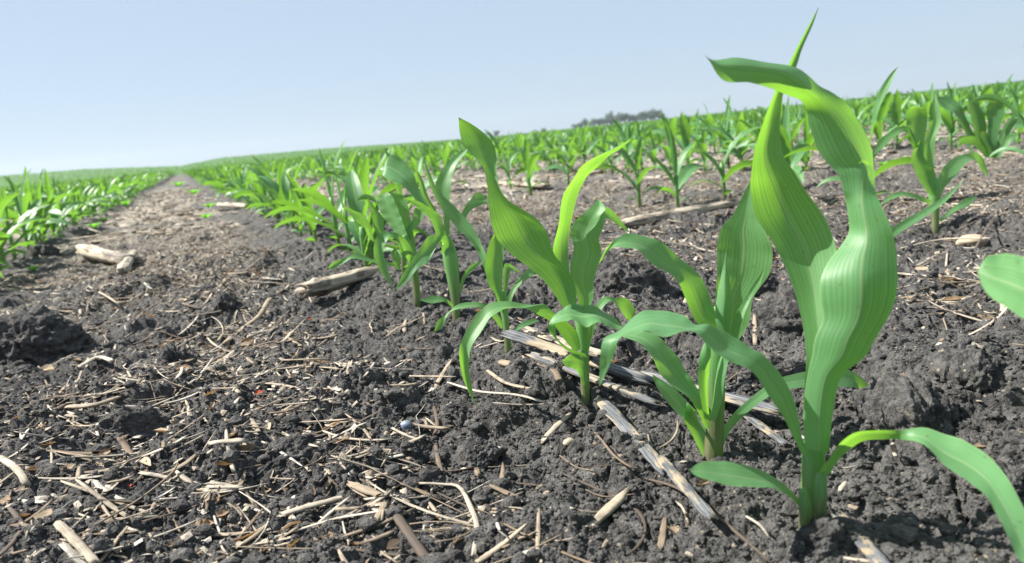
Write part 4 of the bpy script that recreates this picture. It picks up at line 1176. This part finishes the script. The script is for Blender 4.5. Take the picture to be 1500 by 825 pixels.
M_STONE_B = mat_plain('blue_stone', (.13, .16, .21), .6, .35, 120)
M_STONE_T = mat_plain('tan_stone', (.34, .28, .20), .7, .3, 60)
M_RED = mat_plain('red_leaf', (.42, .05, .02), .6, .3, 90, .3)
def stone(q, w, hh, mat, lab, seed):
    p = on_ground(*q); k = depth_of(p) / FPX
    V = ICO5[0] * (1 + .22 * n3(ICO5[0] + seed, 1.3, seed))[:, None] * np.array([w * k, w * k * .8, hh * k])
    tag(link('stone', mk_mesh('stone', V, ICO5[1], mat), None, (p[0], p[1], p[2] + hh * k * .3)), lab, 'stone')
stone((596, 625), 10, 8, M_STONE_B, 'small blue-grey stone in the open soil at centre', 5)
stone((1424, 356), 22, 11, M_STONE_T, 'rounded tan stone in the straw right of the largest plant', 8)
stone((1020, 610), 11, 6, M_STONE_T, 'small tan pebble beside the stem of the second plant', 9)
stone((833, 647), 9, 6, M_STONE_T, 'tiny tan pebble below the third plant', 12)
for i, (q, w, lab) in enumerate([((383, 577), 30, 'bright red leaf scrap on the soil left of centre'), ((927, 405), 26, 'red leaf scrap on the bank behind the third plant'),
                                 ((190, 712), 12, 'tiny crimson scrap among the lower left straw'), ((452, 470), 14, 'small red scrap near the round tan stalk')]):
    p = on_ground(*q); k = depth_of(p) / FPX
    add_piece('leaf_scrap', husk_geo(p, .3 + i, w * k, w * k * .5, .8, 5000 + i), M_RED, lab, 'leaf scrap')

# little green seedlings in the bare strip
M_WEED = mat_plain('weed_leaf', (.12, .30, .03), .5, .2, 100, .4)
weeds = [((140, 340), 'bright weed seedling beside the left row, nearest of the strip'), ((152, 326), 'bright weed seedling just beyond the nearest one in the strip'), ((185, 303), 'weed seedling on the left of the bare strip'),
         ((303, 322), 'pair-leaved weed seedling on the right of the bare strip'), ((308, 305), 'weed seedling above the pair-leaved one'), ((262, 274), 'far weed seedling in the middle of the strip'), ((285, 285), 'far weed seedling on the right of the strip'),
         ((50, 400), 'yellow-green seedling at the dark hollow by the left row'), ((1295, 245), 'bright small seedling behind the twisted leaf')]
for i, (q, lab) in enumerate(weeds):
    p = on_ground(*q); k = depth_of(p) / FPX; ch = []
    for j in range(5):
        ch.append(grown_leaf(np.array([0, 0, 0.0]), j * 1.26 + i, .5, 1.8, 15 * k, 9 * k, .2, 8, 5, .2, .05, 1.2, i * 9 + j))
    tag(link('weed_seedling', big('weed_seedling', ch, M_WEED), None, p), lab, 'weed')

# ------------------------------------------------------------------ far trees
M_BARK = mat_plain('tree_bark', (.09, .075, .06), .9, .3, 1)
M_CROWN = mat_plain('tree_foliage', (.045, .085, .035), .8, .4, .4)
def tree_meshes(seed):
    r_ = np.random.default_rng(seed); ch = []
    tr = [tube(np.array([[0, 0, -1.], [.1, 0, 1.5], [.2, .1, 4], [0, .2, 6.5]]), [.35, .28, .2, .06], 7)]
    for k in range(7):
        a = r_.uniform(0, 6.28); h0 = r_.uniform(1.6, 4.5); l = r_.uniform(1.5, 3.2)
        tr.append(tube(np.array([[.15, .05, h0], [math.cos(a) * l * .5, math.sin(a) * l * .5, h0 + l * .35], [math.cos(a) * l, math.sin(a) * l, h0 + l * .8]]), [.13, .08, .03], 5))
    cl = r_.normal(0, 1, (22, 3)); cl = cl / np.linalg.norm(cl, axis=1, keepdims=True) * r_.uniform(.3, 1, (22, 1)) * np.array([2.7, 2.7, 3.1]) + np.array([0, 0, 4.4])
    for c in cl:
        n = 80; P = c + r_.normal(0, .55, (n, 3)); D = unit(r_.normal(0, 1, (n, 3))); E = unit(np.cross(D, r_.normal(0, 1, (n, 3)))); s = r_.uniform(.12, .30, (n, 1))
        V = np.stack([P - D * s, P + E * s * .6, P + D * s, P - E * s * .6], 1).reshape(-1, 3)
        ch.append((V, np.arange(4 * n).reshape(-1, 4), np.zeros((4 * n, 2))))
    return big('trunk', tr, M_BARK), big('crown', ch, M_CROWN)
TM = [tree_meshes(40 + s) for s in range(4)]
TREES = [(728, 14, 400, 'lone round bush on the horizon left of the wood'), (797, 10, 420, 'low bush on the horizon between the lone bush and the wood'), (712, 7, 440, 'tiny bush on the horizon left of the lone round bush')]
xs = [842, 850, 857, 863, 870, 876, 883, 889, 896, 902, 909, 915, 922, 929, 935, 941, 946, 953, 958, 965, 971]
hs = [10, 13, 16, 13, 17, 14, 18, 16, 21, 18, 22, 19, 21, 16, 15, 25, 17, 14, 27, 18, 12]
for x_, h_ in zip(xs, hs): TREES.append((x_, h_, 380 + (x_ * 37) % 60, 'hazy tree in the small wood on the horizon'))
for x_, h_ in ((1318, 7), (1330, 5), (1020, 6)): TREES.append((x_, h_, 420, 'small far tree on the horizon to the right of the wood'))
for i, (px, hpx, dist, lab) in enumerate(TREES):
    v = ray(px, 250 - .1053 * (px - 265)); d_ = v[:2] / np.linalg.norm(v[:2]) * dist
    zz = float(height(d_[0], d_[1], False)); sc = hpx * .74 / FPX * dist / 7.4
    o = thing('tree', lab, 'tree', (d_[0], d_[1], zz), 'trees on the horizon'); o.scale = (sc * (1.5 + .5 * math.sin(i * 2.7)), sc * 1.5, sc * (1 + .18 * math.sin(i * 4.1))); o.rotation_euler = (0, 0, i * 2.1)
    a, c = TM[i % 4]; link('trunk', a, o); link('crown', c, o)

# ------------------------------------------------------------------ haze
HB = np.array([[x_, y_, z_] for z_ in (-6., 34.) for (x_, y_) in ((-1300, -1300), (1300, -1300), (1300, 1300), (-1300, 1300))])
HF = np.array([[3, 2, 1, 0], [4, 5, 6, 7], [0, 1, 5, 4], [1, 2, 6, 5], [2, 3, 7, 6], [3, 0, 4, 7]])
hm = bpy.data.materials.new('haze'); hm.use_nodes = True; hm.node_tree.nodes.clear()
ho = hm.node_tree.nodes.new('ShaderNodeOutputMaterial'); hv = hm.node_tree.nodes.new('ShaderNodeVolumePrincipled')
hv.inputs['Color'].default_value = (.62, .70, .79, 1); hv.inputs['Density'].default_value = .0005; hv.inputs['Anisotropy'].default_value = .3
hm.node_tree.links.new(hv.outputs[0], ho.inputs['Volume'])
tag(link('haze', mk_mesh('haze', HB, HF, hm, None, False)), 'pale air between the camera and the far trees', None, None, 'stuff')

# ------------------------------------------------------------------ camera, light, sky
cd = bpy.data.cameras.new('camera'); co = bpy.data.objects.new('camera', cd); C.objects.link(co)
from mathutils import Matrix
co.matrix_world = Matrix(((RGT[0], UPV[0], -FWD[0], CAM[0]), (RGT[1], UPV[1], -FWD[1], CAM[1]), (RGT[2], UPV[2], -FWD[2], CAM[2]), (0, 0, 0, 1)))
cd.sensor_fit = 'HORIZONTAL'; cd.sensor_width = 36; cd.lens = 36 * FPX / W0
cd.clip_start = .01; cd.clip_end = 10000
cd.dof.use_dof = True; cd.dof.focus_distance = .62; cd.dof.aperture_fstop = 12.0
scene.camera = co

SUN_AZ, SUN_EL = R_(-78), R_(47)      # azimuth from the view direction, clockwise
sd = Vector((math.sin(SUN_AZ) * math.cos(SUN_EL), math.cos(SUN_AZ) * math.cos(SUN_EL), math.sin(SUN_EL)))
ld = bpy.data.lights.new('sun', 'SUN'); ld.energy = 5.0; ld.angle = R_(.53); ld.color = (1, .955, .88)
lo = bpy.data.objects.new('sun', ld); C.objects.link(lo); lo.rotation_euler = sd.to_track_quat('Z', 'Y').to_euler(); lo.location = (0, 0, 50)
w = bpy.data.worlds.new('World'); scene.world = w; w.use_nodes = True
nt = w.node_tree; bg = nt.nodes['Background']
sky = nt.nodes.new('ShaderNodeTexSky'); sky.sky_type = 'NISHITA'; sky.sun_disc = False
sky.sun_elevation = SUN_EL; sky.sun_rotation = SUN_AZ; sky.air_density = 1.0; sky.dust_density = 1.0; sky.ozone_density = 3.0; sky.altitude = 2000
veil = nt.nodes.new('ShaderNodeMix'); veil.data_type = 'RGBA'; veil.inputs[0].default_value = .86      # thin high haze over the blue
veil.inputs[7].default_value = (2.88, 3.52, 4.22, 1)
nt.links.new(sky.outputs[0], veil.inputs[6]); nt.links.new(veil.outputs[2], bg.inputs[0]); bg.inputs[1].default_value = .072
vs = scene.view_settings; vs.view_transform = 'Standard'; vs.look = 'None'; vs.exposure = 1.40; vs.gamma = 1; vs.use_curve_mapping = False
scene.render.engine = 'CYCLES'
cy = scene.cycles; cy.use_denoising = True; cy.max_bounces = 8; cy.transmission_bounces = 6; cy.diffuse_bounces = 4; cy.sample_clamp_indirect = 8
